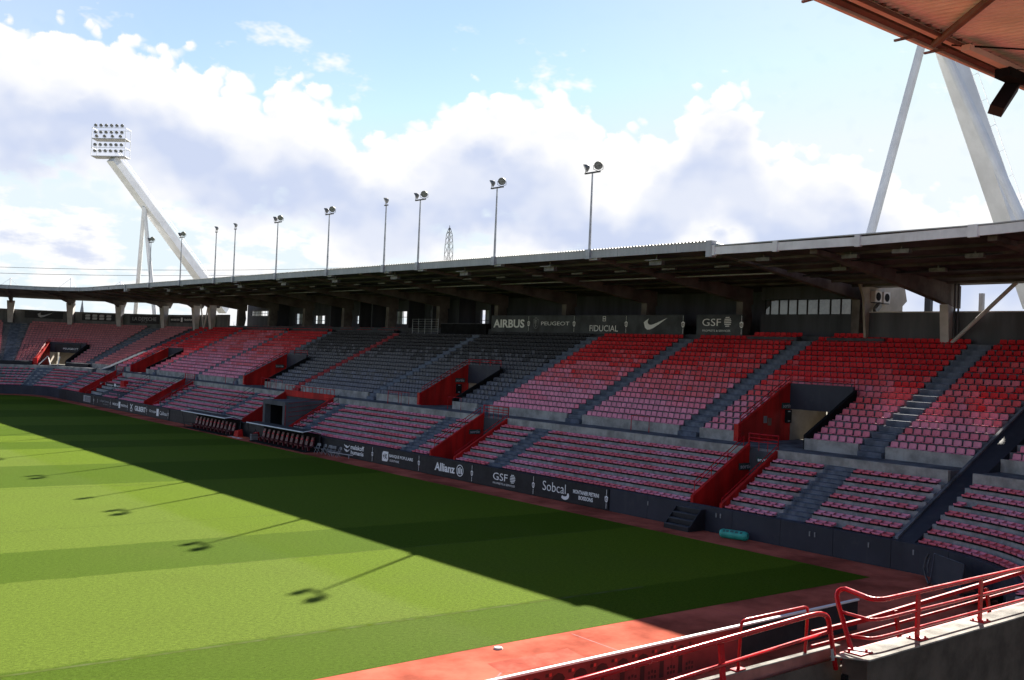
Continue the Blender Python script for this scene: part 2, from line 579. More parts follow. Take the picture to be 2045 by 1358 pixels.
def poly(mb, c, ux, uy, pts, lift=0.0):
    c, ux, uy = Vector(c), Vector(ux), Vector(uy)
    c = c + ux.cross(uy) * lift
    mb.add([c + ux * x + uy * y for x, y in pts], [tuple(range(len(pts)))])


def orderly(n):
    return {1: 'first', 2: 'second', 3: 'third', 4: 'fourth', 5: 'fifth', 6: 'sixth', 7: 'seventh', 8: 'eighth', 9: 'ninth',
            10: 'tenth', 11: 'eleventh', 12: 'twelfth', 13: 'thirteenth', 14: 'fourteenth', 15: 'fifteenth', 16: 'sixteenth',
            17: 'seventeenth', 18: 'eighteenth', 19: 'nineteenth', 20: 'twentieth'}.get(n) or (
        '%d%s' % (n, 'th' if 10 <= n % 100 <= 20 else {1: 'st', 2: 'nd', 3: 'rd'}.get(n % 10, 'th')))


# ------------------------------------------------------------------ plan of the bowl: s along the front wall, d outwards
RB, CX, CL, CRR = 8.0, 37.0, 164.0, 25.1
QT = RB * pi / 2


def front(s):
    if s > CL:
        t = s - CL
        if t < QT:
            a = t / RB
            return Vector((CX + RB * cos(a), CL + RB * sin(a), 0)), Vector((cos(a), sin(a), 0))
        return Vector((CX - (t - QT), CL + RB, 0)), Vector((0, 1, 0))
    if s < CRR:
        t = CRR - s
        if t < QT:
            a = t / RB
            return Vector((CX + RB * cos(a), CRR - RB * sin(a), 0)), Vector((cos(a), -sin(a), 0))
        return Vector((CX - (t - QT), CRR - RB, 0)), Vector((0, -1, 0))
    return Vector((45.0, s, 0)), Vector((1, 0, 0))


def P(s, d, z=0.0):
    f, n = front(s)
    q = f + n * d
    q.z = z
    return q


def samples(s0, s1):
    """s values so that arcs are smooth and straights are not subdivided"""
    k = [s0]
    for lo, hi in ((CRR - QT, CRR), (CL, CL + QT)):
        a, b = max(lo, s0), min(hi, s1)
        if b > a:
            n = max(1, int(math.ceil((b - a) / 0.85)))
            k += [a + (b - a) * i / n for i in range(n + 1)]
    k.append(s1)
    k = sorted(set(round(v, 5) for v in k))
    out = [k[0]]
    for v in k[1:]:
        if v - out[-1] > 1e-3:
            out.append(v)
    return out


def sweep(mb, prof, s0, s1, ends=True, zoff=None):
    """closed cross-section [(d, z)...] swept along the bowl from s0 to s1"""
    ss = samples(s0, s1)
    n = len(prof)
    vs = []
    for s in ss:
        dz = zoff(s) if zoff else 0.0
        for d, z in prof:
            vs.append(P(s, d, z + dz))
    fs = []
    for i in range(len(ss) - 1):
        for k in range(n):
            fs.append((i * n + k, i * n + (k + 1) % n, (i + 1) * n + (k + 1) % n, (i + 1) * n + k))
    if ends:
        fs += [tuple(range(n)), tuple(range((len(ss) - 1) * n + n - 1, (len(ss) - 1) * n - 1, -1))]
    return mb.add(vs, fs)


def minus(iv, cuts):
    out = [iv]
    for a, b in cuts:
        nx = []
        for p, q in out:
            if b <= p or a >= q:
                nx.append((p, q))
            else:
                if a > p:
                    nx.append((p, a))
                if b < q:
                    nx.append((b, q))
        out = nx
    return [(p, q) for p, q in out if q - p > 0.05]


# ------------------------------------------------------------------ ground, track, pitch
def sheet(name, pts, z, m, kind='structure'):
    mb = MB()
    mb.add([(x, y, z) for x, y in pts], [tuple(range(len(pts)))])
    return mb.build(name, m, kind=kind)


sheet('ground', [(-4000, -4000), (4000, -4000), (4000, 4000), (-4000, 4000)], -0.05, 'earth')
track_pts = [(-70, 7.0), (44.9, 7.0), (44.9, 164)]
track_pts += [(CX + 7.9 * cos(a * pi / 20), CL + 7.9 * sin(a * pi / 20)) for a in range(1, 11)] + [(-70, CL + 7.9)]
sheet('red_track', track_pts, -0.006, 'red_tarmac')
sm = MB()
for (xa, ya), (xb, yb), w in (((17.9, 22.35), (19.4, 23.4), .05), ((-10, 23.1), (44, 22.7), .03), ((43.7, 27), (43.75, 78), .03), ((24.0, 20.6), (24.1, 25.4), .03), ((31.0, 20.6), (31.2, 25.3), .03), ((10.0, 20.6), (10.2, 25.7), .03)):
    d_ = (Vector((xb, yb, 0)) - Vector((xa, ya, 0))).normalized()
    n_ = Vector((-d_.y, d_.x, 0)) * w / 2
    a_, b_ = Vector((xa, ya, -.002)), Vector((xb, yb, -.002))
    sm.quad(a_ - n_, b_ - n_, b_ + n_, a_ + n_)
sm.build('track_seam', 'red_step', kind='structure')
sm = MB()
sm.add([(19.4, 23.3, -.003), (22.6, 23.1, -.003), (22.8, 24.2, -.003), (19.6, 24.3, -.003)], [(0, 1, 2, 3)])
sm.build('track_patch', 'red_tarmac_worn', kind='structure')
pp = [(-70, 26.0), (20.6, 25.75), (42.2, 25.1), (42.35, 60), (42.5, 74), (42.7, 96), (42.6, 120), (43.2, 142), (43.2, 160)]
pp += [(CX - 1 + 7.2 * cos(a), CL - 4 + 9.0 * sin(a)) for a in [pi / 2 * k / 10 for k in range(1, 11)]]
pp += [(-70, CL + 5)]
gb = MB()
gb.add([(x, y, 0.0) for x, y in pp], [tuple(range(len(pp)))])
gb.build('pitch', 'mown_grass', kind='structure')

ln = MB()
for (xa, ya), (xb, yb), w in (((-60, 34.7), (31.5, 29.05), 0.17), ((18.0, 41.2), (40.4, 39.7), 0.07), ((-60, 57.2), (30.0, 51.4), 0.05),
                              ((15, 67.0), (26, 65.6), 0.05)):
    d = (Vector((xb, yb, 0)) - Vector((xa, ya, 0))).normalized()
    n = Vector((-d.y, d.x, 0)) * w / 2
    a, b = Vector((xa, ya, 0.004)), Vector((xb, yb, 0.004))
    ln.quad(a - n, b - n, b + n, a + n)
# worn touchline flecks near the dug-outs
r2 = random.Random(5)
yv = 73.0
while yv < 118:
    L = r2.uniform(0.6, 2.6)
    xo = 41.4 - 0.0035 * (yv - 95) ** 2 * 0.35 + r2.uniform(-0.12, 0.12)
    ln.quad((xo, yv, .004), (xo + .11, yv, .004), (xo + .1 + r2.uniform(-.06, .06), yv + L, .004), (xo + r2.uniform(-.06, .06), yv + L, .004))
    if r2.random() < 0.6:
        ln.quad((xo + .7, yv + .5, .004), (xo + .78, yv + .5, .004), (xo + .78, yv + .5 + L * .6, .004), (xo + .7, yv + .5 + L * .6, .004))
    yv += L + r2.uniform(0.2, 0.9)
ln.build('pitch_line', 'chalk', kind='structure')

# ------------------------------------------------------------------ stands: rows, aisles
LOW_D, LOW_Z, LOW_DD, LOW_DZ, NLOW = 0.30, 1.34, 0.70, 0.395, 7
UP_D, UP_Z, UP_DD, UP_DZ, NUP = 8.0, 4.98, 0.74, 0.366, 18
WALK_Z = 4.36

LOW_AISLES = [(30.8, 32.55), (55.5, 57.2), (66.8, 68.6), (84.4, 85.9), (103.0, 104.3), (119.4, 120.8), (134.5, 135.9), 
              (169.1, 170.9)]
UP_AISLES = [(30.9, 32.4), (44.3, 45.9), (55.6, 57.1), (66.9, 68.3), (84.4, 85.7), (99.7, 101.0), (115.4, 116.3), (127.4, 128.3),
             (142.0, 142.9), (154.6, 155.6), (166.3, 167.2), (173.4, 174.2)]
UP_VOMS = [(36.2, 40.9), (72.0, 76.7), (108.4, 113.3), (146.2, 151.6), (169.2, 171.6)]
LOW_VOMS = [(36.25, 38.15), (61.2, 64.1), (88.0, 97.9), (122.5, 125.3), (148.2, 151.0)]
SIDE_R, SIDE_L = 25.75, 159.6

main = thing('main_grandstand', (45, 93, 0), 'long covered two-tier stand of red, pink and black seats across the pitch', 'grandstand')
farend = thing('corner_grandstand', (42.7, 169.7, 0), 'shaded curved end stand at far left under the low roof on pale columns', 'grandstand')
nearend = thing('corner_grandstand', (42.7, 19.5, 0), 'curved corner seating at right edge beyond the dark sloping ramp', 'grandstand')
SECT = [(main, SIDE_R, SIDE_L), (farend, 162.3, 184.0), (nearend, 13.6, 24.72)]


def row_step(par, s0, s1, d, z, dd, m, cuts=()):
    for a, b in minus((s0, s1), cuts):
        mb = MB()
        sweep(mb, [(d, z - 0.62), (d, z), (d + dd, z), (d + dd, z - 0.62)], a, b)
        mb.build('terrace_step', m, par)


for par, s0, s1 in SECT:
    for i in range(NLOW):
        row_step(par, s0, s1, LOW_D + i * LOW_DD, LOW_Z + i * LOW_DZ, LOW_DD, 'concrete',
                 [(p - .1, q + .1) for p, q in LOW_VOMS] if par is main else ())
    for i in range(NUP):
        d = UP_D + i * UP_DD
        cuts = [(p - .1, q + .1) for p, q in UP_VOMS if i < 7]
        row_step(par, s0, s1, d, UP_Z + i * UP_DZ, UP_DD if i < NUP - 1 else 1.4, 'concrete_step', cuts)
    # walkway between tiers, with the low kerb behind the last lower row
    for a, b in minus((s0, s1), [(p - .1, q + .1) for p, q in LOW_VOMS] if par is main else ()):
        mb = MB()
        sweep(mb, [(LOW_D + NLOW * LOW_DD, 3.2), (LOW_D + NLOW * LOW_DD, WALK_Z + 0.03), (5.45, WALK_Z + 0.03), (5.45, 3.2)], a, b)
        mb.build('kerb', 'pale_concrete', par)
    mb = MB()
    sweep(mb, [(5.45, 3.5), (5.45, WALK_Z), (14.5, WALK_Z), (14.5, 3.5)], s0, s1)
    mb.build('walkway', 'walkway_paint', par)
    # pale upstand under the first upper row
    for a, b in minus((s0, s1), [(p - .1, q + .1) for p, q in UP_VOMS] + [(p - 0.1, q + 0.1) for p, q in UP_AISLES]):
        mb = MB()
        sweep(mb, [(7.86, WALK_Z - .1), (7.86, UP_Z + 0.05), (UP_D - 0.003, UP_Z + 0.05), (UP_D - 0.003, WALK_Z - .1)], a, b)
        mb.build('upstand', 'pale_concrete', par)

# painted stairs: one short flight per row, meshes shared along the straights
_flights = {}


def flight(par, s0, s1, d, z, dd, dz, m):
    key = (round(s1 - s0, 2), dd, m) if CRR < s0 and s1 < CL else None
    if key and key in _flights:
        me, (rs, rd, rz) = _flights[key]
        o = link('stair_step', me, par)
        o.location = (d - rd, s0 - rs, z - rz)
        return
    mb = MB()
    sweep(mb, [(d - .006, z - .36), (d - .006, z + .006), (d + dd * 0.5, z + .006), (d + dd * 0.5, z - .36)], s0, s1)
    sweep(mb, [(d + dd * 0.5, z + .001), (d + dd * 0.5, z + dz * 0.5), (d + dd - .004, z + dz * 0.5), (d + dd - .004, z + .001)], s0, s1)
    o = mb.build('stair_step', m, par)
    if key:
        _flights[key] = (o.data, (s0, d, z))


for par, s0, s1 in SECT:
    for a, b in LOW_AISLES:
        if s0 <= a and b <= s1:
            for i in range(NLOW):
                flight(par, a, b, LOW_D + i * LOW_DD, LOW_Z + i * LOW_DZ, LOW_DD, LOW_DZ if i < NLOW - 1 else 0.64, 'aisle_paint')
    for a, b in UP_AISLES:
        if s0 <= a and b <= s1:
            m = 'red_step' if 99 < a < 101 else 'aisle_paint'
            flight(par, a, b, UP_D - 0.74, WALK_Z, UP_DD, UP_Z - WALK_Z, m)
            for i in range(NUP - 1):
                if any(v[0] < b and a < v[1] for v in UP_VOMS) and i < 7:
                    continue
                flight(par, a, b, UP_D + i * UP_DD, UP_Z + i * UP_DZ, UP_DD, UP_DZ, m)


# sloping painted ramps that divide the straight stand from the corner bowls
def slope_ramp(par, s0, s1, m, zf=1.37, zb=11.32):
    ss = samples(s0, s1)
    vs, fs = [], []
    for s in ss:
        vs += [P(s, 0.30, 0.4), P(s, 0.30, zf), P(s, 21.45, zb), P(s, 21.45, 0.4)]
    for i in range(len(ss) - 1):
        for k in range(4):
            fs.append((i * 4 + k, i * 4 + (k + 1) % 4, (i + 1) * 4 + (k + 1) % 4, (i + 1) * 4 + k))
    fs += [(0, 1, 2, 3), tuple(range(len(vs) - 1, len(vs) - 5, -1))]
    mb = MB()
    mb.add(vs, fs)
    mb.build('dividing_ramp', m, par)
    # low kerb on the side of the straight stand
    mb = MB()
    e = s1 if s0 < 93 else s0
    e2 = e - .16 if s0 < 93 else e + .16
    mb.hexa([P(e, .3, zf - .1), P(e, 21.4, zb - .1), P(e2, 21.4, zb - .1), P(e2, .3, zf - .1)],
            [P(e, .3, zf + .12), P(e, 21.4, zb + .12), P(e2, 21.4, zb + .12), P(e2, .3, zf + .12)])
    mb.build('ramp_kerb', 'walkway_paint', par)


slope_ramp(main, 24.73, SIDE_R - .01, 'navy_panel')
slope_ramp(main, SIDE_L + .01, 162.29, 'aisle_paint')

# front wall along the pitch, in lengths with open joints
for par, s0, s1, m in ((nearend, 13.6, SIDE_R, 'navy_panel'), (main, SIDE_R, 44.5, 'navy_panel'), (main, 44.5, 78.5, 'black_panel'),
                       (main, 78.5, 115.5, 'black_panel'), (main, 115.5, SIDE_L, 'black_panel'), (farend, SIDE_L, 184, 'navy_panel')):
    L = s1 - s0
    n = max(1, int(round(L / 3.0)))
    for k in range(n):
        a, b = s0 + L * k / n + .01, s0 + L * (k + 1) / n - .01
        cut = [(92.6, 92.7)] if False else []
        mb = MB()
        sweep(mb, [(0.0, -.02), (0.0, 1.33), (0.06, 1.36), (0.28, 1.36), (0.28, -.02)], a, b)
        mb.build('front_wall_panel', m, par)


# ------------------------------------------------------------------ exits through the tiers
def rail_line(mb, pts, r=0.03):
    mb.path(pts, r, 6)


def up_vom(par, a, b, far_red=True):
    zt = lambda d: 5.55 + (d - 8.0) * 0.515
    D1 = UP_D + 7 * UP_DD
    for s, ds, m, nm in ((b, 0.22, 'red_wall', 'exit_wall'), (a, -0.22, 'matte_black', 'exit_wall')):
        mb = MB()
        lo = [P(s, 7.9, WALK_Z), P(s, D1, WALK_Z), P(s + ds, D1, WALK_Z), P(s + ds, 7.9, WALK_Z)]
        drop = 0.0 if m == 'red_wall' else 0.28
        hi = [P(s, 7.9, zt(7.9) - drop), P(s, D1, zt(D1) - drop), P(s + ds, D1, zt(D1) - drop), P(s + ds, 7.9, zt(7.9) - drop)]
        mb.hexa(lo, hi)
        mb.build(nm, m, par)
    # dark header panel over the opening, and the passage behind it
    mb = MB()
    mb.hexa([P(a, D1 - .1, 6.45), P(a, D1 + .12, 6.45), P(b, D1 + .12, 6.45), P(b, D1 - .1, 6.45)],
            [P(a, D1 - .1, zt(D1) - .05), P(a, D1 + .12, zt(D1) - .05), P(b, D1 + .12, zt(D1) - .05), P(b, D1 - .1, zt(D1) - .05)])
    mb.build('exit_header', 'navy_panel', par)
    mb = MB()
    mb.hexa([P(a, 17.5, WALK_Z), P(a, 17.7, WALK_Z), P(b, 17.7, WALK_Z), P(b, 17.5, WALK_Z)],
            [P(a, 17.5, 6.7), P(a, 17.7, 6.7), P(b, 17.7, 6.7), P(b, 17.5, 6.7)])
    for s in (a - 0.3, b + .08):
        mb.hexa([P(s, D1 + .13, WALK_Z), P(s, 17.5, WALK_Z), P(s + .22, 17.5, WALK_Z), P(s + .22, D1 + .13, WALK_Z)],
                [P(s, D1 + .13, 6.7), P(s, 17.5, 6.7), P(s + .22, 17.5, 6.7), P(s + .22, D1 + .13, 6.7)])
    mb.build('exit_passage', 'beige_render', par)
    # two-bar rail over the far wall and the header
    mb = MB()
    for h in (0.24, 0.46):
        rail_line(mb, [P(b + .1, 8.0, zt(8.0) + h), P(b + .1, D1, zt(D1) + h), P((a + b) / 2, D1 + .05, zt(D1) + h), P(a, D1 + .05, zt(D1) + h)], 0.028)
    for k in range(6):
        d = 8.0 + (D1 - 8.0) * k / 5
        mb.tube(P(b + .1, d, zt(d)), P(b + .1, d, zt(d) + .46), 0.026, n=6)
    for k in range(4):
        s = b + (a - b) * k / 3
        mb.tube(P(s, D1 + .05, zt(D1) - .06), P(s, D1 + .05, zt(D1) + .46), 0.026, n=6)
    mb.build('exit_rail', 'red_rail', par)
    # red end post
    mb = MB()
    mb.hexa([P(b - .06, 7.62, WALK_Z + .05), P(b - .06, 7.9, WALK_Z + .05), P(b + .3, 7.9, WALK_Z + .05), P(b + .3, 7.62, WALK_Z + .05)],
            [P(b - .06, 7.62, 5.5), P(b - .06, 7.9, 5.5), P(b + .3, 7.9, 5.5), P(b + .3, 7.62, 5.5)])
    mb.build('end_post', 'red_rail', par)


for k, (a, b) in enumerate(UP_VOMS):
    up_vom(main if b < SIDE_L else farend, a, b)


def low_vom(par, a, b):
    """red-walled trench from the walkway down to pitch level"""
    zt = lambda d: 1.62 + max(0, d - 0.3) * 0.565
    for s, ds, lift in ((b, 0.2, 0.12), (a, -0.2, -0.05)):
        mb = MB()
        lo = [P(s, .29, 0), P(s, 5.35, 0), P(s + ds, 5.35, 0), P(s + ds, .29, 0)]
        hi = [P(s, .29, zt(.29) + lift), P(s, 5.35, zt(5.35) + lift), P(s + ds, 5.35, zt(5.35) + lift), P(s + ds, .29, zt(.29) + lift)]
        mb.hexa(lo, hi)
        mb.build('trench_wall', 'red_wall', par)
        if ds < 0:
            mb = MB()
            rail_line(mb, [P(s - .1, .35, 1.35), P(s - .1, .35, zt(.3) + .22), P(s - .1, 5.35, zt(5.35) + .22)], 0.026)
            mb.build('trench_rail', 'red_rail', par)
        else:
            mb = MB()
            for h in (.3, .55):
                rail_line(mb, [P(s + .45, .9, zt(.9) + h), P(s + .45, 5.3, zt(5.3) + h)], 0.024)
            for q in range(4):
                d = .9 + 4.4 * q / 3
                mb.tube(P(s + .45, d, zt(d) - .4), P(s + .45, d, zt(d) + .55), 0.024, n=6)
            mb.build('trench_rail', 'red_rail' if a < 70 else 'dark_rail', par)
    mb = MB()
    mb.hexa([P(a, .29, -.02), P(a, 5.3, -.02), P(b, 5.3, -.02), P(b, .29, -.02)],
            [P(a, .29, .25), P(a, 5.3, .9), P(b, 5.3, .9), P(b, .29, .25)])
    mb.build('trench_floor', 'red_step', par)
    mb = MB()
    mb.hexa([P(a, 5.3, 0), P(a, 5.44, 0), P(b, 5.44, 0), P(b, 5.3, 0)], [P(a, 5.3, 4.2), P(a, 5.44, 4.2), P(b, 5.44, 4.2), P(b, 5.3, 4.2)])
    mb.build('trench_end', 'dark_wall', par)
    mb = MB()
    rail_line(mb, [P(a - .1, 5.35, 3.9), P(a - .1, 5.35, 5.2), P(b + .1, 5.35, 5.2), P(b + .1, 5.35, 3.9)], 0.055)
    rail_line(mb, [P(a - .1, 5.35, 4.95), P(b + .1, 5.35, 4.95)], 0.03)
    rail_line(mb, [P(a - .1, 5.35, 4.75), P(b + .1, 5.35, 4.75)], 0.03)
    n = int((b - a) / .5)
    for k in range(1, n):
        s = a + (b - a) * k / n
        mb.tube(P(s, 5.35, 4.2), P(s, 5.35, 5.2), 0.02, n=5)
    mb.build('trench_gate', 'red_rail', par)


for a, b in LOW_VOMS:
    if b - a < 5:
        low_vom(main, a, b)

# players' tunnel in the middle
zt = lambda d: 1.30 + max(0, d) * 0.60
mb = MB()
mb.hexa([P(97.9, .29, 0), P(97.9, 5.35, 0), P(98.1, 5.35, 0), P(98.1, .29, 0)],
        [P(97.9, .29, zt(.3)), P(97.9, 5.35, zt(5.35)), P(98.1, 5.35, zt(5.35)), P(98.1, .29, zt(.3))])
mb.build('tunnel_wall', 'red_wall', main)
mb = MB()
mb.hexa([P(87.8, .29, 0), P(87.8, 5.35, 0), P(88.05, 5.35, 0), P(88.05, .29, 0)],
        [P(87.8, .29, zt(.3)), P(87.8, 5.35, zt(5.35)), P(88.05, 5.35, zt(5.35)), P(88.05, .29, zt(.3))])
mb.build('tunnel_wall', 'red_wall', main)
mb = MB()
for s0_, s1_ in ((88.35, 88.8), (92.5, 92.95)):
    mb.box(45.3, s0_, 0, 49.6, s1_, 3.50)
mb.box(45.3, 88.35, 3.503, 49.6, 92.95, 3.92)
mb.build('tunnel_portal', 'rear_wall', main)
mb = MB()
mb.box(49.0, 88.8, 0, 49.1, 92.5, 3.50)
mb.box(45.9, 88.805, 0, 48.99, 88.85, 3.495)
mb.box(45.9, 92.45, 0, 48.99, 92.495, 3.495)
mb.box(45.9, 88.86, 3.44, 48.99, 92.44, 3.495)
mb.build('tunnel_screen', 'matte_black', main)
mb = MB()
mb.box(50.35, 88.06, 0, 50.5, 97.89, 4.0)
mb.build('tunnel_end', 'dark_wall', main)
mb = MB()
mb.box(50.2, 87.8, 4.0, 50.345, 98.1, 4.62)
mb.build('balcony_panel', 'red_wall', main)
mb = MB()
rail_line(mb, [(50.27, 87.8, 5.12), (50.27, 98.1, 5.12)], 0.035)
for k in range(15):
    y = 87.85 + 10.2 * k / 14
    mb.tube((50.27, y, 4.6), (50.27, y, 5.12), .028, n=6)
mb.build('balcony_rail', 'red_rail', main)
mb = MB()
for k in range(5):
    rail_line(mb, [(45.6, 88.2, 2.1 + .42 * k), (50.1, 88.2, 2.6 + .42 * k)], 0.022)
mb.tube((45.3, 88.2, 1.3), (45.3, 88.2, 3.6), .04, n=6)
mb.build('tunnel_rail', 'red_step', main)

# stair rails in the lower tier by the dug-outs, dark
for y0 in (104.6, 121.1, 136.2, 86.2):
    mb = MB()
    for h in (.55, .95):
        rail_line(mb, [(45.7, y0, 1.3 + h), (49.8, y0, 3.75 + h)], 0.025)
    for q in range(4):
        x = 45.7 + 4.1 * q / 3
        z = 1.3 + 2.45 * q / 3
        mb.tube((x, y0, z - .1), (x, y0, z + .95), .025, n=6)
    mb.build('stair_rail', 'dark_rail', main)

# red hoop rails standing on the walkway
for y0, y1, d in ((48.2, 49.9, 7.3), (78.0, 81.5, 7.4), (77.0, 79.2, 5.9), (69.9, 71.8, 7.3), (105.0, 108.2, 7.4), (114.2, 116.6, 6.8), (101.5, 104.4, 6.6)):
    mb = MB()
    x = 45 + d
    rail_line(mb, [(x, y0, WALK_Z), (x, y0, WALK_Z + 1.05), (x, y1, WALK_Z + 1.05), (x, y1, WALK_Z)], .03)
    if y1 - y0 > 2.5:
        mb.tube((x, (y0 + y1) / 2, WALK_Z), (x, (y0 + y1) / 2, WALK_Z + 1.05), .03, n=6)
    mb.build('guard_rail', 'red_rail', main)

# dark folding boards lying at the foot of the far corner's upper tier
for a, b in ((171.9, 176.0), (166.2, 168.8)):
    mb = MB()
    sweep(mb, [(7.1, WALK_Z + .02), (7.1, WALK_Z + .55), (7.6, WALK_Z + .6), (7.6, WALK_Z + .02)], a, b)
    mb.build('walkway_barrier', 'black_panel', farend)
mb = MB()
q0, q1 = P(169.6, 7.4, WALK_Z), P(170.4, 7.4, WALK_Z)
mb.path([P(171.3, 7.2, WALK_Z + .1), P(170.6, 7.4, WALK_Z + 1.5), P(170.3, 7.2, WALK_Z + .1)], .10, 6)
mb.path([P(169.7, 7.4, WALK_Z + .1), P(169.6, 7.6, WALK_Z + 1.5)], .09, 6)
mb.build('white_frame', 'white_print', farend)

# ------------------------------------------------------------------ rear walls
mb = MB()
sweep(mb, [(21.5, 10.2), (21.5, 13.36), (21.75, 13.36), (21.75, 10.2)], 13.6, 40.4)
mb.build('rear_wall', 'rear_wall', nearend)
mb = MB()
sweep(mb, [(21.46, 13.363), (21.46, 13.44), (21.8, 13.44), (21.8, 13.363)], 13.6, 40.4)
mb.build('wall_coping', 'column_pale', nearend)
mb = MB()
sweep(mb, [(21.5, 10.2), (21.5, 13.55), (21.75, 13.55), (21.75, 10.2)], 149.5, 184)
mb.build('rear_wall', 'far_wall', farend)
mb = MB()
mb.box(66.5, 84.1, 10.2, 66.75, 149.5, 11.85)
mb.box(66.5, 40.6, 10.2, 66.75, 84.1, 11.6)
mb.build('rear_wall', 'dark_wall', main)
mb = MB()
mb.box(66.75, 40.6, 10.9, 71.0, 149.5, 11.1)
mb.build('rear_floor', 'dark_wall', main)

# back-of-house wall with openings to the sky
OPEN = [(143.6, 150.2, 13.5, 14.35), (132.0, 135.3, 12.3, 13.9), (126.6, 129.7, 12.35, 13.6), (122.5, 124.6, 12.2, 13.6), (116.3, 118.3, 12.4, 13.55),
        (106.0, 108.5, 12.4, 14.1), (103.8, 105.2, 12.4, 14.0), (99.7, 101.0, 13.35, 14.25), (93.4, 95.4, 12.7, 14.0), (89.3, 91.2, 12.2, 14.15)]
mb = MB()
X0, X1 = 70.5, 70.8
ycur = 50.9
for y0, y1, z0, z1 in sorted(OPEN):
    mb.box(X0, ycur, 10.5, X1, y0, 15.6)
    mb.box(X0, y0, 10.5, X1, y1, z0)
    mb.box(X0, y0, z1, X1, y1, 15.6)
    ycur = y1
mb.box(X0, ycur, 10.5, X1, 151.5, 15.6)
mb.build('back_wall', 'dark_wall', main)
r3 = random.Random(11)
for y0, y1, z0, z1 in OPEN:
    mb = MB()
    mb.box(X0 - .04, y0, z1 - .07, X0 - .002, y1, z1)
    mb.box(X0 - .04, y0, z0, X0 - .002, y1, z0 + .07)
    n = max(2, int((y1 - y0) / .8))
    for k in range(n + 1):
        y = y0 + (y1 - y0 - .08) * k / n
        mb.box(X0 - .045, y, z0, X0 - .005, y + .08, z1)
    if y1 - y0 > 1.5:
        zz = z0 + (z1 - z0) * r3.uniform(.35, .6)
        mb.box(X0 - .04, y0, zz, X0 - .004, y1, zz + .06)
    mb.build('opening_frame', 'dark_rail', main)
    if r3.random() < 0.75:
        ya = y0 + (y1 - y0) * r3.uniform(0, .5)
        mb = MB()
        mb.box(X0 + .1, ya, z0, X0 + .12, ya + (y1 - y0) * .45, z1)
        mb.build('window_pane', 'clear_glass', main)
# partitions between the openings, dark, standing forward
for y in (137.4, 121.0, 113.5, 110.5, 102.3, 97.3, 92.2, 86.5):
    mb = MB()
    mb.box(68.2, y, 11.1, 70.49, y + .25, 15.3)
    mb.build('partition', 'dark_wall', main)

# glazed box at the right-hand end, its window strip and blank end wall
mb = MB()
mb.box(67.9, 40.6, 11.1, 71, 50.88, 13.33)
mb.box(67.9, 40.6, 14.52, 71, 50.88, 15.7)
mb.box(68.4, 40.6, 13.333, 71, 50.88, 14.517)
mb.build('lounge_wall', 'dark_wall', main)
edges = [50.55, 50.05, 49.2, 48.35, 47.5, 46.6, 45.6, 44.55, 43.65, 42.75, 41.95, 41.6]
for k in range(11):
    ya, yb = edges[k] - .05, edges[k + 1] + .05
    ta = 14.5 if k < 9 else 14.5 - .35 * (k - 8)
    tl = 14.05 + .12 * k if k < 4 else 14.5
    mb = MB()
    z1a, z1b = (13.7, 14.05) if k == 0 else ((14.35, 13.9) if k == 10 else (14.47, 14.47))
    mb.hexa([(68.0, ya, 13.36), (68.03, ya, 13.36), (68.03, yb, 13.36), (68.0, yb, 13.36)],
            [(68.0, ya, z1a), (68.03, ya, z1a), (68.03, yb, z1b), (68.0, yb, z1b)])
    mb.build('window_pane', 'window_glass', main)
for e in edges:
    mb = MB()
    mb.box(67.93, e - .04, 13.335, 68.06, e + .04, 14.515)
    mb.build('window_mullion', 'black_panel', main)
mb = MB()
mb.plate((66.0, 40.55, 0), (1, 0, 0), (0, 0, 1), (0, -1, 0), [(0.2, 11.0), (5.0, 11.0), (5.0, 14.1), (5.6, 14.5), (5.2, 15.6), (-1.0, 15.6), (-0.2, 14.4)], .18)
mb.build('end_wall', 'beige_render', main)

# ------------------------------------------------------------------ main roof
RY0, RY1 = 41.6, 148.1
NB = 10
BAY = (RY1 - RY0) / NB
sof = lambda d: 16.50 - 0.0545 * (d - 5.0)
top = lambda d: 16.92 - 0.050 * (d - 5.0)
mb = MB()
mb.hexa([P(RY0, 5.12, sof(5.12)), P(RY0, 26.2, sof(26.2)), P(RY1, 26.2, sof(26.2)), P(RY1, 5.12, sof(5.12))],
        [P(RY0, 5.12, sof(5.12) + .05), P(RY0, 26.2, sof(26.2) + .05), P(RY1, 26.2, sof(26.2) + .05), P(RY1, 5.12, sof(5.12) + .05)])
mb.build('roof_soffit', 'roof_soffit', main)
# profiled roof sheet
vs, fs = [], []
pitch_w = 0.29
n = int((RY1 - RY0) / pitch_w)
for i in range(n):
    y = RY0 + i * pitch_w
    for yy, dz in ((0, 0), (.08, .055), (.16, .055), (.24, 0)):
        vs.append((49.9, y + yy, top(4.9) + dz))
        vs.append((68.6, y + yy, top(23.6) + dz))
for i in range(len(vs) // 2 - 1):
    fs.append((2 * i, 2 * i + 1, 2 * i + 3, 2 * i + 2))
mb = MB()
mb.add(vs, fs)
mb.build('roof_sheet', 'roof_top', main)
nf = 40
me = None
for k in range(nf):
    y0 = RY0 + (RY1 - RY0) * k / nf
    if me is None:
        mb = MB()
        mb.box(49.98, RY0 + .012, 16.36, 50.10, RY0 + (RY1 - RY0) / nf - .012, 16.93)
        o = mb.build('fascia_panel', 'fascia_metal', main)
        me = o.data
    else:
        o = link('fascia_panel', me, main)
        o.location = (0, y0 - RY0, 0)
mb = MB()
mb.box(50.12, RY0, 16.40, 50.3, RY1, 16.88)
mb.build('gutter', 'dark_rail', main)
for d in (7.6, 10.2, 12.8, 15.4, 18.0, 20.6):
    mb = MB()
    mb.box(45 + d - .09, RY0, sof(d) - .16, 45 + d + .09, RY1, sof(d) - .003)
    mb.build('purlin', 'roof_soffit', main)
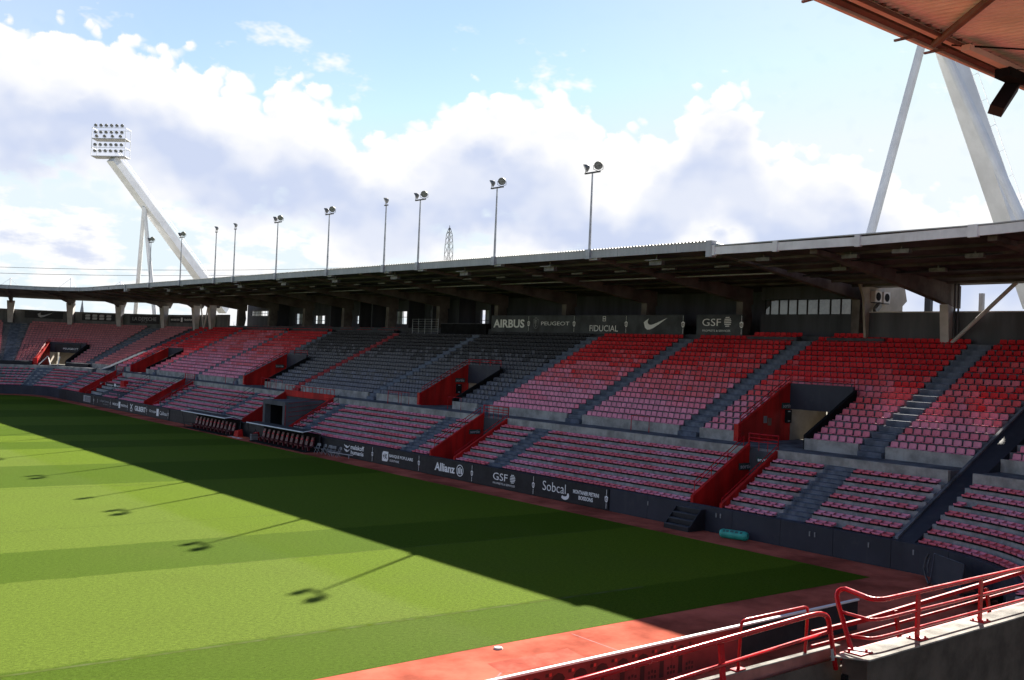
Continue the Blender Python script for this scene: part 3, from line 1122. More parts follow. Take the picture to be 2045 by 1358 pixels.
for d, r in ((8.9, .05), (11.6, .09), (16.7, .06)):
    mb = MB()
    mb.tube((45 + d, RY0 + .5, sof(d) - .24), (45 + d, RY1 - .5, sof(d) - .24), r, n=6)
    mb.build('roof_pipe', 'dark_rail', main)
mb = MB()
mb.box(58.9, RY0 + .4, sof(14) - .34, 59.3, RY1 - .4, sof(14) - .27)
mb.build('cable_tray', 'galvanised', main)
for q in range(22):
    y = RY0 + 2.7 + q * 4.75
    mb = MB()
    mb.box(54.6, y - .62, sof(9.7) - .45, 54.8, y + .62, sof(9.7) - .33)
    mb.build('tube_light', 'lamp_housing', main)
bm_me = cm_me = None
for k in range(NB + 1):
    y = RY0 + .3 + (RY1 - RY0 - .6) * k / NB
    if bm_me is None:
        mb = MB()
        pts = [(5.5, sof(5.5) - .02), (5.5, 16.28), (7.4, 16.12), (13.2, 15.45), (23.6, 14.18), (23.6, sof(23.6) - .02)]
        mb.plate((45, y - .27, 0), (1, 0, 0), (0, 0, 1), (0, 1, 0), pts, .54)
        o = mb.build('roof_beam', 'beam_concrete', main)
        bm_me, y00 = o.data, y
        mb = MB()
        mb.plate((45, y - .32, 0), (1, 0, 0), (0, 0, 1), (0, 1, 0), [(22.2, 14.36), (22.1, 10.6), (23.0, 10.6), (23.45, 13.0), (23.3, 14.21)], .64)
        o = mb.build('roof_column', 'beam_concrete', main)
        cm_me = o.data
    else:
        o = link('roof_beam', bm_me, main)
        o.location = (0, y - y00, 0)
        o = link('roof_column', cm_me, main)
        o.location = (0, y - y00, 0)
# boxed gutter heads at both ends of the fascia
for y in (RY0 - .05, RY1 - .3):
    mb = MB()
    mb.box(49.86, y - .25, 15.95, 50.36, y + .2, 16.97)
    mb.box(50.0, y - .62, 16.1, 50.5, y - .252, 16.75)
    mb.build('gutter_box', 'fascia_metal', main)
# small floodlights and loudspeakers hung under the roof edge
for y in (47.0, 57.8, 68.5, 79.2, 90, 101, 112, 123, 134):
    mb = MB()
    mb.box(51.0, y - .55, 15.75, 51.35, y + .55, 16.05)
    mb.box(51.1, y - .05, 16.05, 51.2, y + .05, 16.45)
    mb.build('hanging_fitting', 'lamp_housing', main)
    mb = MB()
    mb.box(50.6, y - .6, 16.05, 51.0, y + .6, 16.08)
    mb.build('hanging_bracket', 'galvanised', main)

# corner roofs follow the bowl
def zr(s):
    return -0.33 if s > 30 else (-0.33 + 0.33 * min(1, max(0, (30 - s) / 14)))


ss = samples(-22.0, RY0 - .35)
segs = []
mb = MB()
sweep(mb, [(5.12, sof(5.12)), (5.12, sof(5.12) + .06), (22.6, sof(22.6) + .06), (22.6, sof(22.6))], 12.6, RY0 - .35, zoff=zr)
mb.build('roof_soffit', 'roof_soffit', nearend)
mb = MB()
sweep(mb, [(4.95, 16.93), (4.95, 16.99), (22.65, 16.02), (22.65, 15.96)], 12.6, RY0 - .35, zoff=zr)
mb.build('roof_sheet', 'roof_top', nearend)
cuts = [12.6, 15.5, 18.5, 21.6, 24.9, 31.2, 36.6, RY0 - .35]
for a, b in zip(cuts[:-1], cuts[1:]):
    mb = MB()
    sweep(mb, [(4.98, 16.42), (4.98, 16.9), (5.1, 16.9), (5.1, 16.42)], a + .015, b - .015, zoff=zr)
    mb.build('fascia_panel', 'fascia_pale', nearend)
    mb = MB()
    sweep(mb, [(4.9, 16.36), (4.9, 17.0), (5.16, 17.0), (5.16, 16.36)], b - .16, b + .16, zoff=zr)
    mb.build('fascia_bracket', 'fascia_pale', nearend)
for d in (7.6, 10.2, 12.8, 15.4, 18.0, 20.6):
    mb = MB()
    sweep(mb, [(d - .09, sof(d) - .16), (d - .09, sof(d) - .003), (d + .09, sof(d) - .003), (d + .09, sof(d) - .16)], 12.6, RY0 - .35, zoff=zr)
    mb.build('purlin', 'roof_soffit', nearend)
for s, d in ((38.6, 6.6), (33.0, 7.2), (29.4, 6.4), (26.6, 9.0), (36.4, 11.5), (31.0, 13.4)):
    mb = MB()
    c = P(s, d, sof(d) - .33 - .26)
    mb.box(c.x - .16, c.y - .5, c.z - .12, c.x + .16, c.y + .5, c.z + .1)
    mb.box(c.x - .04, c.y - .04, c.z + .101, c.x + .04, c.y + .04, c.z + .25)
    mb.build('hanging_fitting', 'lamp_housing', nearend)
for d, r in ((9.1, .05), (14.2, .08)):
    mb = MB()
    mb.path([P(s, d, sof(d) - .33 - .2) for s in (25.2, 30, 35, 41)], r, 6)
    mb.build('roof_pipe', 'dark_rail', nearend)
for s in (34.4, 24.5, 18.0):
    mb = MB()
    lo = [(5.6, 16.2), (8, 15.98), (14, 15.2), (19.5, 14.4), (20.75, 14.2)]
    hi = [(5.6, sof(5.6) - .02), (8, sof(8) - .02), (14, sof(14) - .02), (19.5, sof(19.5) - .02), (22.5, sof(22.5) - .02), (22.5, 14.0)]
    pts = lo + hi[::-1]
    f, nv = front(s)
    t = Vector((-nv.y, nv.x, 0))
    mb.plate(f - t * .25, nv, (0, 0, 1), t, [(d, z + zr(s)) for d, z in pts], .5)
    mb.build('roof_beam', 'beam_concrete', nearend)
    mb = MB()
    mb.plate(f - t * .3, nv, (0, 0, 1), t, [(20.7, 13.86), (20.95, 11.2), (20.9, 10.6), (21.45, 10.6), (21.45, 13.7)], .6)
    mb.build('roof_column', 'column_pale', nearend)
    mb = MB()
    for q in (.5, .75):
        mb.tube(P(s - q, 21.2, 10.8), P(s - q, 21.2, 15.4), .07, n=8)
    mb.build('down_pipe', 'dark_rail', nearend)
mb = MB()
mb.tube((66.0, 33.9, 11.3), (65.6, 29.6, 15.2), .13, n=10)
mb.build('diagonal_strut', 'column_pale', nearend)
for y, x in ((37.9, 70), (34.1, 70.2), (28, 70)):
    mb = MB()
    mb.box(x, y - .22, 9, x + .4, y + .22, 15.2) if y > 36 else mb.box(x, y - .14, 9, x + .3, y + .14, 14.9)
    mb.build('rear_post', 'column_pale' if y < 36 else 'dark_wall', nearend)
mb = MB()
sweep(mb, [(5.12, sof(5.12)), (5.12, sof(5.12) + .06), (22.6, sof(22.6) + .06), (22.6, sof(22.6))], RY1 + .2, 184.0)
mb.build('roof_soffit', 'roof_soffit', farend)
mb = MB()
sweep(mb, [(4.95, 16.9), (4.95, 16.98), (22.65, 16.02), (22.65, 15.96)], RY1 + .2, 184.0)
mb.build('roof_sheet', 'roof_top', farend)
cuts = [RY1 + .2, 155, 162.3, 166.2, 169.0, 171.6, 174.0, 177, 184]
for a, b in zip(cuts[:-1], cuts[1:]):
    mb = MB()
    sweep(mb, [(4.98, 16.40), (4.98, 16.86), (5.1, 16.86), (5.1, 16.40)], a + .03, b - .03)
    mb.build('fascia_panel', 'fascia_metal', farend)
    mb = MB()
    sweep(mb, [(4.9, 16.35), (4.9, 16.92), (5.16, 16.92), (5.16, 16.35)], b - .1, b + .1)
    mb.build('fascia_bracket', 'fascia_metal', farend)
for s in (176.6, 174.2, 171.5, 169.0, 166.2, 160.9, 154.5):
    f, nv = front(s)
    t = Vector((-nv.y, nv.x, 0))
    mb = MB()
    pts = [(5.6, 16.3), (8, 16.2), (14, 15.75), (19.5, 15.0), (20.2, 14.6), (22.0, 14.6), (22.5, sof(22.5) - .02), (5.6, sof(5.6) - .02)]
    mb.plate(f - t * .22, nv, (0, 0, 1), t, pts, .44)
    mb.build('roof_beam', 'beam_concrete', farend)
    mb = MB()
    w0, w1 = .62, .36
    mb.hexa([P(s, 20.75, 10.8) - t * w1, P(s, 21.35, 10.8) - t * w1, P(s, 21.35, 10.8) + t * w1, P(s, 20.75, 10.8) + t * w1],
            [P(s, 20.3, 14.98) - t * w0, P(s, 21.4, 14.98) - t * w0, P(s, 21.4, 14.98) + t * w0, P(s, 20.3, 14.98) + t * w0])
    mb.build('roof_column', 'column_pale', farend)
mb = MB()
for a, b in ((159.2, 157.8), (156.2, 157.6)):
    mb.tube(P(a, 21.0, 15.2), P(b, 21.0, 11.4), .12, n=8)
mb.build('diagonal_strut', 'column_pale', farend)

# ------------------------------------------------------------------ roof over the camera's own stand
nr = thing('stand_roof', (20, 8, 16.8), 'pinkish corrugated roof edge overhanging the top right corner', 'roof')
YE = CRR - RB - 4.95            # edge line, y
nsof = lambda y: 17.02 - 0.055 * (YE - y)
# corrugated lining, ribs run away from the edge
vs, fs = [], []
x = -22.0
while x < 37.0:
    for xx, dz in ((0, 0), (.09, .0), (.12, .035), (.20, .035)):
        vs.append((x + xx, YE - .30, nsof(YE) + dz))
        vs.append((x + xx, YE - 17.5, nsof(YE - 17.5) + dz))
    x += .23
for i in range(len(vs) // 2 - 1):
    fs.append((2 * i, 2 * i + 2, 2 * i + 3, 2 * i + 1))
mb = MB()
mb.add(vs, fs)
mb.build('lining_sheet', 'soffit_pink', nr)
mb = MB()
mb.box(-22, YE - 17.5, 17.5, 37.0, YE - .05, 17.56)
mb.build('roof_sheet', 'roof_top', nr)
x = -22.0
me = None
while x < 36.9:
    x1 = min(x + 4.9, 37.0)
    mb = MB()
    mb.box(x + .012, YE - .09, 16.84, x1 - .012, YE, 17.5)
    mb.build('fascia_panel', 'fascia_pink', nr)
    x = x1
mb = MB()
mb.box(-22, YE - .30, 16.90, 37, YE - .10, 16.99)
mb.build('gutter', 'brown_steel', nr)
mb = MB()
mb.box(-22, YE - .62, 16.87, 37, YE - .44, 16.96)
mb.build('edge_channel', 'fascia_pink', nr)
mb = MB()
x = -21
while x < 37:
    mb.box(x, YE - .66, 16.962, x + .13, YE - .32, 17.0)
    x += .46
mb.build('channel_clip', 'brown_steel', nr, kind='stuff')
mb = MB()
mb.tube((-22, YE - .72, 16.83), (37, YE - .72, 16.83), .045, n=6)
mb.build('edge_pipe', 'brown_steel', nr)
mb = MB()
mb.tube((21.8, YE - .3, 16.84), (17.6, YE - 4.6, 16.62), .085, n=8)
mb.tube((17.6, YE - 4.6, 16.62), (14.0, YE - 8.4, 16.4), .085, n=8)
mb.build('diagonal_beam', 'brown_steel', nr)
mb = MB()
mb.path([(22.0, YE - .6, 16.8), (24.2, YE - 2.6, 16.70), (26.5, YE - 4.6, 16.6)], .022, 5)
mb.path([(24.2, YE - 2.6, 16.70), (24.35, YE - 1.6, 16.5), (24.5, YE - .8, 16.75)], .008, 4)
mb.build('cable', 'matte_black', nr)
mb = MB()
mb.box(22.15, YE - .95, 16.66, 37, YE - .75, 16.80)
mb.build('light_channel', 'fascia_pink', nr)
for x in (17.4, 20.9, 22.2):
    mb = MB()
    mb.box(x - .03, YE - .4, 16.79, x + .03, YE + .16, 16.835)
    mb.build('edge_bracket', 'brown_steel', nr)

spk = thing('loudspeaker', (24.6, 11.3, 16.6), 'dark line loudspeaker hanging under the pink roof edge', 'loudspeaker')
mb = MB()
mb.obox((24.50, 11.33, 16.56), (.50, .0, .0), (0, .18, 0), (0, 0, .11))
mb.build('amplifier_box', 'matte_black', spk)
mb = MB()
dv = Vector((-.30, .05, -.36))
sdv = Vector((.09, .05, -.07))
mb.obox((24.60, 11.55, 16.10), dv, (.10, .08, -.075), (.06, -.14, -.06))
mb.build('speaker_column', 'black_panel', spk)
mb = MB()
mb.path([(24.8, 11.4, 16.5), (24.75, 11.5, 16.35), (24.62, 11.55, 16.15)], .025, 6)
mb.build('bracket', 'brown_steel', spk)


# ------------------------------------------------------------------ seats
def seat_back_geo():
    """upper-tier seat: tipped pan and a rounded back; x along the row, y away from the pitch"""
    mb = MB()
    w = .222
    # back, two bends, rounded shoulders
    prof = [(.10, .045, w * .93), (.125, .11, w), (.155, .29, w), (.165, .355, w * .82)]
    th = .03
    vs, fs = [], []
    for y, z, hw in prof:
        vs += [(-hw, y, z), (0, y + .018, z), (hw, y, z), (hw, y + th, z - .004), (0, y + .018 + th, z - .004), (-hw, y + th, z - .004)]
    for i in range(3):
        o, q = i * 6, i * 6 + 6
        for k in range(6):
            fs.append((o + k, o + (k + 1) % 6, q + (k + 1) % 6, q + k))
    o = 18
    fs += [(o, o + 1, o + 4, o + 5), (o + 1, o + 2, o + 3, o + 4)]
    mb.add(vs, fs)
    mb.hexa(((-w * .95, -.22, .04), (w * .95, -.22, .04), (w * .9, .12, .03), (-w * .9, .12, .03)),
            ((-w * .95, -.235, .075), (w * .95, -.235, .075), (w * .9, .12, .06), (-w * .9, .12, .06)))
    return mb


def seat_low_geo():
    """lower-tier shell: wide pan with a rolled front and a low rear lip"""
    mb = MB()
    prof = [(-.22, .07, .205), (-.235, .125, .215), (-.20, .155, .222), (.02, .125, .222), (.13, .145, .222), (.20, .23, .222)]
    vs, fs = [], []
    for y, z, hw in prof:
        vs += [(-hw, y, z + .008), (-hw * .5, y, z - .006), (hw * .5, y, z - .006), (hw, y, z + .008)]
    n = len(prof)
    for i in range(n - 1):
        for k in range(3):
            o, q = i * 4 + k, (i + 1) * 4 + k
            fs.append((o, o + 1, q + 1, q))
    vs += [(-.22, -.2, .06), (.22, -.2, .06), (.22, .2, .10), (-.22, .2, .10)]
    b = n * 4
    fs += [(b, b + 3, b + 2, b + 1), (3, b + 1, b + 2, (n - 1) * 4 + 3), (0, (n - 1) * 4, b + 3, b), ((n - 1) * 4, (n - 1) * 4 + 1, (n - 1) * 4 + 2, (n - 1) * 4 + 3, b + 2, b + 3)]
    mb.add(vs, fs)
    return mb


SHADES = ['seat_dusty', 'seat_deep_red', 'seat_red', 'seat_faded_red', 'seat_rose', 'seat_pink', 'seat_mauve', 'seat_black', 'seat_charcoal', 'seat_slate']
SHNAME = {'seat_dusty': 'dusty red', 'seat_deep_red': 'deep red', 'seat_red': 'red', 'seat_faded_red': 'faded red', 'seat_rose': 'rose', 'seat_pink': 'pink', 'seat_mauve': 'mauve pink',
          'seat_black': 'black', 'seat_charcoal': 'charcoal', 'seat_slate': 'slate grey'}
BLACK0, BLACK1 = 68.2, 115.4


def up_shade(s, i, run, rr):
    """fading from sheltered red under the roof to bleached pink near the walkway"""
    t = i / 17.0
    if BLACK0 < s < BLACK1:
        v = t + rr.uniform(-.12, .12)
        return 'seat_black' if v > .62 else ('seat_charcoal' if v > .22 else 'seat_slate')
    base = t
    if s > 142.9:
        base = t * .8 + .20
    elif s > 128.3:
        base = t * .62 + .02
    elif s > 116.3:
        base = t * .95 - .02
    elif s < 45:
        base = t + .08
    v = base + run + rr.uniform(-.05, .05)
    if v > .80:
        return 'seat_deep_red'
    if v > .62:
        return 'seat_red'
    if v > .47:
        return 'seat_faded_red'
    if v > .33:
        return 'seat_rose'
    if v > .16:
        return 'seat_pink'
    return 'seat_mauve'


def low_shade(run, rr, i):
    v = rr.uniform(0, 1) * .45 + run * 2.2 + .36
    return 'seat_rose' if v > .62 else ('seat_pink' if v > .30 else 'seat_mauve')


rr = random.Random(21)
SEATS = []       # kind, s, d, z, shade, row, block interval, index from the left, tier


def fill_row(tier, par, s0, s1, i, d, z, cuts):
    run, left = 0.0, 0
    for a, b in minus((s0, s1), cuts):
        a, b = a + .06, b - .06
        c = (a + b) / 2
        # arc-length factor on the curved parts
        f0, _ = front(c)
        L = (P(b, d) - P(a, d)).length if not (c < CRR or c > CL) else (b - a) * ((RB + d) / RB if (CRR - QT < c < CRR or CL < c < CL + QT) else 1)
        n = int(L / .503)
        for k in range(n):
            s = b - (b - a) * (k + .5) / n          # from the left as the camera sees it
            if left <= 0:
                left = rr.choice((2, 3, 4, 6, 8, 11))
                run = rr.gauss(0, .10)
            left -= 1
            if tier == 'low':
                sh = low_shade(run, rr, i)
                if rr.random() < .006:
                    continue
            else:
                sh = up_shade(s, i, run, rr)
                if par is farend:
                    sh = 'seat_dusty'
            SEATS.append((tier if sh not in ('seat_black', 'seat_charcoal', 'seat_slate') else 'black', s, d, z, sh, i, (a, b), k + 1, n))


for par, s0, s1 in SECT:
    for i in range(NLOW):
        cuts = [(p - .05, q + .05) for p, q in LOW_AISLES]
        if par is main:
            cuts += [(p - .3, q + .35) for p, q in LOW_VOMS]
            if i < 4:
                cuts.append((141.0, 148.2))
            if i > 4:
                cuts.append((143.6, 146.0))
        fill_row('low', par, s0 + .1, s1 - .1, i, LOW_D + i * LOW_DD + .17, LOW_Z + i * LOW_DZ, cuts)
    for i in range(NUP):
        cuts = [(p - .03, q + .03) for p, q in UP_AISLES]
        if i < 7:
            cuts += [(p - .3, q + .3) for p, q in UP_VOMS]
        if i == 17:
            if par is main:
                cuts = cuts + [(84.0, 98.5)]
            cuts = cuts + [(UP_AISLES[k][0] - .1, UP_AISLES[k][1] + .1) for k in range(len(UP_AISLES))]
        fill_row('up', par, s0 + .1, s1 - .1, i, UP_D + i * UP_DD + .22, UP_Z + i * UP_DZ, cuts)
# short extra rows against the rear wall
for a, b in ((38.7, 43.3), (45.9, 50.5), (101.5, 106.0), (107.5, 111.0), (112.0, 115.0), (117.2, 121.6), (122.6, 126.8), (129.0, 133.0), (134.0, 138.0), (139.0, 141.6)):
    n = int((b - a) / .5)
    for k in range(n):
        s = b - (k + .5) * .5
        SEATS.append(('up', s, UP_D + 18 * UP_DD + .18, UP_Z + 18 * UP_DZ - .05, rr.choice(('seat_deep_red', 'seat_deep_red', 'seat_red')), 18, (a, b), k + 1, n))
for a, b in ((38.7, 43.3), (45.9, 50.5), (101.5, 115.0), (117.2, 126.8), (129.0, 141.6)):
    mb = MB()
    sweep(mb, [(20.72, 11.0), (20.72, 11.50), (21.28, 11.50), (21.28, 11.0)], a, b)
    mb.build('top_step', 'dark_wall', main)

# which ones show largest: nearest in view
camp = Vector((0, 0, 9.5))


def in_view(p):
    v = p - camp
    zc = v.dot(CF_)
    if zc < 1:
        return False
    u, w = 1022.5 + 2040 * v.dot(CR_) / zc, 679 - 2040 * v.dot(CU_) / zc
    if not (4 < u < 2041 and 10 < w < 1350):
        return False
    # lower right: seats hidden behind the foreground rail and parapet
    if u > 1680 and w > 1120 - (u - 2045) * .21:
        return False
    return True


byk = {'low': [], 'up': [], 'black': []}
for idx, S in enumerate(SEATS):
    p = P(S[1], S[2], S[3] + .5)
    if in_view(p):
        byk[S[0]].append(((p - camp).length, idx))
single = set()
for k in byk:
    single |= {i for _, i in sorted(byk[k])[:300]}

GEO = {'low': seat_low_geo(), 'up': seat_back_geo(), 'black': seat_back_geo()}
_sm = {}
brk = MB()
brk.box(-.03, -.19, .0, .03, .10, .03)
brk.box(-.20, -.05, .005, .20, .05, .028)
brk_me = brk.mesh('seat_bracket', ['dark_rail'])


def block_name(tier, a, b, i):
    c = (a + b) / 2
    if tier == 'low':
        if c < 25:
            return 'corner block right of sloping ramp'
        for lo, hi, nm in ((26, 31, 'block left of sloping dark ramp'), (32, 36.3, 'block right of nearest red trench'),
                           (38, 55.6, 'block left of nearest red trench'), (57, 61.2, 'block right of second red trench'),
                           (64, 67, 'block left of second red trench'), (68, 84.5, 'block behind the white-lettered boards'),
                           (85, 88, 'block right of the tunnel'), (98, 160, 'block left of the tunnel')):
            if lo <= c <= hi:
                return nm
        return 'far corner block'
    if c < SIDE_R:
        return 'corner block right of sloping ramp'
    if c > SIDE_L:
        return 'far corner block'
    if c < 31:
        return 'block beside sloping dark ramp'
    if c < 44.4:
        return ('block above the nearest exit' if i >= 7 else ('block right of the nearest exit' if c < 37 else 'block left of the nearest exit'))
    if c < 55.7:
        return 'second block left of nearest exit'
    if c < 67.5:
        return 'block under the swoosh board'
    if c < 84.5:
        return ('block above the second exit' if i >= 7 else ('block right of the second exit' if c < 74 else 'block left of the second exit'))
    if c < 100:
        return 'black block right of the red stairs'
    return 'black block left of the red stairs' if c < 115.6 else 'block beyond the black seats'


GRP = {'low': 'pink low seats of the lower tier', 'up': 'red and pink seats of the upper tier', 'black': 'black seats of the upper tier'}
for idx in sorted(single):
    kind, s, d, z, sh, i, (a, b), k, n = SEATS[idx]
    key = (kind, sh)
    if key not in _sm:
        _sm[key] = GEO[kind].mesh('stadium_seat', [sh])
    o = link({'low': 'shell_seat', 'up': 'stadium_seat', 'black': 'black_seat'}[kind], _sm[key])
    o.location = P(s, d, z)
    _, nv = front(s)
    o.rotation_euler = (0, 0, math.atan2(nv.y, nv.x) - pi / 2 + rr.uniform(-.012, .012))
    t_ = {'low': 'low seat', 'up': 'seat', 'black': 'seat'}[kind]
    lab = '%s %s, %s from left, %s row, %s' % (SHNAME[sh], t_, orderly(k), orderly(i + 1), block_name(kind if kind == 'low' else 'up', a, b, i))
    tag(o, lab, 'seat', GRP[kind])
    c = bpy.data.objects.new('seat_bracket', brk_me)
    COL.objects.link(c)
    c.parent = o


def mass(kind, name, label, sel):
    vs, fs, mi = [], [], []
    g = GEO[kind]
    shades = [s for s in SHADES]
    for idx in sel:
        _, s, d, z, sh, *_r = SEATS[idx]
        p = P(s, d, z)
        _, nv = front(s)
        ang = math.atan2(nv.y, nv.x) - pi / 2 + rr.uniform(-.012, .012)
        ca, sa = cos(ang), sin(ang)
        o = len(vs)
        vs.extend([(p.x + x * ca - y * sa, p.y + x * sa + y * ca, p.z + zz) for x, y, zz in g.v])
        fs.extend([tuple(q + o for q in f) for f in g.f])
        mi.extend([SHADES.index(sh)] * len(g.f))
    me = bpy.data.meshes.new(name)
    me.from_pydata(vs, [], fs)
    for s in SHADES:
        me.materials.append(M[s])
    me.polygons.foreach_set('material_index', mi)
    me.update()
    o = link(name, me, None, kind='stuff')
    tag(o, label, 'seats', None)
    return o


rest = {'low': [], 'up': [], 'black': []}
for idx, S in enumerate(SEATS):
    if idx not in single:
        rest[S[0]].append(idx)
mass('low', 'seating', 'remaining rows of pink low seats in the lower tier', rest['low'])
mass('up', 'seating', 'remaining rows of red and pink seats in the upper tier', rest['up'])
mass('black', 'seating', 'remaining rows of black seats in the middle of the upper tier', rest['black'])
# dark carrying bars under the seats
mb = MB()
for par, s0, s1 in SECT:
    for i in range(NLOW):
        cuts = [(p - .05, q + .05) for p, q in LOW_AISLES] + ([(p - .3, q + .3) for p, q in LOW_VOMS] if par is main else [])
        d, z = LOW_D + i * LOW_DD + .10, LOW_Z + i * LOW_DZ
        for a, b in minus((s0 + .2, s1 - .2), cuts):
            sweep(mb, [(d - .13, z - .02), (d - .13, z + .055), (d + .1, z + .055), (d + .1, z + .004), (d - .11, z + .004), (d - .11, z - .02)], a, b)
mb.build('seat_bar', 'matte_black', main, kind='stuff')

# ------------------------------------------------------------------ lettered boards
UX, UY = (0, -1, 0), (0, 0, 1)
SW = [(0, .36), (.06, .10), (.16, 0), (.27, .01), (.42, .09), (.68, .30), (1.0, .60), (.62, .38), (.42, .28), (.32, .245), (.235, .26), (.185, .32), (.17, .40), (.19, .50), (.215, .56), (.13, .50), (.05, .43)]
SHIELD = [(0, -.5), (.17, -.40), (.30, -.22), (.33, .05), (.33, .36), (.18, .36), (.12, .5), (-.12, .5), (-.18, .36), (-.33, .36), (-.33, .05), (-.30, -.22), (-.17, -.40)]


def crest(par, x, y, z, h, line, lx=0.0):
    mb = MB()
    c = (x, y, z)
    poly(mb, c, UX, UY, [(px * h, py * h) for px, py in SHIELD], .004)
    if line:
        mb.add([(x - .004, y + .018, z + h * .62), (x - .004, y - .018, z + h * .62), (x - .004, y - .018, z + line), (x - .004, y + .018, z + line)], [(0, 1, 2, 3)])
        mb.add([(x - .004, y + .018, z - line), (x - .004, y - .018, z - line), (x - .004, y - .018, z - h * .62), (x - .004, y + .018, z - h * .62)], [(0, 1, 2, 3)])
    mb.build('crest', 'grey_print' if lx else 'white_print', par)
    mb = MB()
    disc(mb, c, UX, UY, h * .27, h * .21, 14, .008)
    put_text(mb, 'ST', (x, y, z), UX, UY, h * .28, h * .30, .04, lift=.009)
    mb.build('crest_mark', 'dark_print' if not lx else 'black_panel', par)


def board(y0, y1, z0, z1, x, m, label, cat='advertising board', group='boards along the pitch wall', nm='advertising_board'):
    mb = MB()
    mb.box(x, y0 + .012, z0, x + .045, y1 - .012, z1)
    o = mb.build(nm, m)
    return tag(o, label, cat, group)


def words_on(par, x, items, m='white_print', nm='lettering'):
    """items: (text, y centre, z centre, w, h, bold)"""
    mb = MB()
    for t_, y, z, w, h, b in items:
        put_text(mb, t_, (x, y, z), UX, UY, w, h, b, lift=.004)
    return mb.build(nm, m, par)


def gsf_oval(mb, x, y, z, w, h):
    n = 6
    for k in range(n):
        zz = z - h / 2 + h * (k + .5) / n
        hw = w / 2 * math.sqrt(max(0.05, 1 - ((k + .5) / n * 2 - 1) ** 2))
        poly(mb, (x, y, zz), UX, UY, [(-hw * .7, -h / n * .32), (hw, -h / n * .16), (hw, h / n * .40), (-hw * .7, h / n * .24)], .004)


BX = 44.93
b = board(71.72, 78.5, .03, 1.33, BX, 'black_panel', 'black hoarding lettered malakoff humanis, nearest to the dugouts')
words_on(b, BX, [('malakoff', 74.3, .94, 2.15, .40, .02), ('humanis', 74.3, .50, 2.05, .36, .02)])
mb = MB()
for dz, sg in ((.86, 1), (.52, 1)):
    poly(mb, (BX, 76.0, dz), UX, UY, [(-.50, .22), (-.36, .06), (-.12, -.06), (.0, -.08), (.20, -.04), (.42, .12), (.46, .22), (.22, .08), (.04, .07), (-.06, .15), (-.2, .12)], .004)
mb.build('logo', 'white_print', b)
crest(b, BX, 71.9, .68, .40, .58)
b = board(65.0, 71.72, .03, 1.33, BX, 'black_panel', 'black hoarding lettered BANQUE POPULAIRE OCCITANE with white square logo')
words_on(b, BX, [('BANQUE POPULAIRE', 67.65, .80, 3.35, .28, .02), ('OCCITANE', 68.6, .44, 1.35, .17, .01)])
mb = MB()
poly(mb, (BX, 69.95, .70), UX, UY, [(-.45, -.40), (.30, -.40), (.45, -.25), (.45, .40), (-.28, .40), (-.45, .22)], .004)
mb.build('logo', 'white_print', b)
words_on(b, BX - .005, [('+X', 69.95, .70, .62, .42, .04)], 'black_panel', 'logo_mark')
crest(b, BX, 65.15, .68, .40, .58)
b = board(58.25, 65.0, .03, 1.33, BX, 'black_panel', 'black hoarding lettered Allianz with ringed emblem')
words_on(b, BX, [('Allianz', 61.75, .70, 2.55, .62, .03)])
mb = MB()
disc(mb, (BX, 59.85, .70), UX, UY, .43, .37, 26, .004)
for k in (-1, 0, 1):
    poly(mb, (BX, 59.85 + k * .2, .70), UX, UY, [(-.065, -.24), (.065, -.24), (.065, .16 if k else .26), (-.065, .16 if k else .26)], .004)
mb.build('logo', 'white_print', b)
crest(b, BX, 58.4, .68, .40, .58)
b = board(51.48, 58.25, .03, 1.33, BX, 'black_panel', 'black hoarding lettered GSF between Allianz and Sobcal')
words_on(b, BX, [('GSF', 55.15, .80, 1.60, .50, .0), ('PROPRETE & SERVICES', 54.75, .33, 2.4, .13, .0)])
mb = MB()
gsf_oval(mb, BX, 53.85, .80, .66, .62)
mb.build('logo', 'white_print', b)
crest(b, BX, 51.62, .68, .40, .58)
b = board(44.55, 51.48, .03, 1.33, BX, 'black_panel', 'black hoarding lettered Sobcal and MONTANER PIETRINI BOISSONS')
words_on(b, BX, [('Sobcal', 49.55, .80, 2.25, .62, -.005), ('MONTANER PIETRINI', 46.55, .78, 2.35, .25, .03), ('BOISSONS', 46.55, .44, 1.3, .25, .03)])
mb = MB()
pts = []
for k in range(9):
    a = -2.5 + k * .38
    pts.append((.42 * cos(a), .30 * sin(a)))
for k in range(8, -1, -1):
    a = -2.5 + k * .38
    pts.append((.26 * cos(a) - .03, .13 * sin(a) + .05))
poly(mb, (BX, 48.5, .42), UX, UY, pts, .004)
mb.build('logo', 'white_print', b)
crest(b, BX, 44.72, .68, .42, .58)

b = board(143.2, 148.9, .03, 1.33, BX, 'black_panel', 'black hoarding with a pale ruled panel, farthest board')
mb = MB()
poly(mb, (BX, 146.3, .72), UX, UY, [(-1.5, -.42), (1.5, -.42), (1.5, .42), (-1.5, .42)], .004)
mb.build('pale_panel', 'grey_print', b)
mb = MB()
for k in range(5):
    poly(mb, (BX, 146.1, .42 + k * .14), UX, UY, [(-1.2, -.035), (1.2, -.035), (1.2, .035), (-1.2, .035)], .008)
mb.build('ruled_line', 'black_panel', b)
crest(b, BX, 143.4, .70, .40, .5)
b = board(136.5, 143.2, .03, 1.33, BX, 'black_panel', 'black hoarding with small crest and grey regional lettering')
words_on(b, BX, [('La Région Occitanie', 139.0, .80, 3.6, .34, .0), ('Pyrénées Méditerranée', 138.4, .42, 2.3, .16, .0)], 'grey_print')
crest(b, BX, 141.8, .70, .52, 0, 1)
crest(b, BX, 136.6, .70, .40, .5)
b = board(129.9, 136.5, .03, 1.33, BX, 'black_panel', 'black hoarding with white lettering split by a white square')
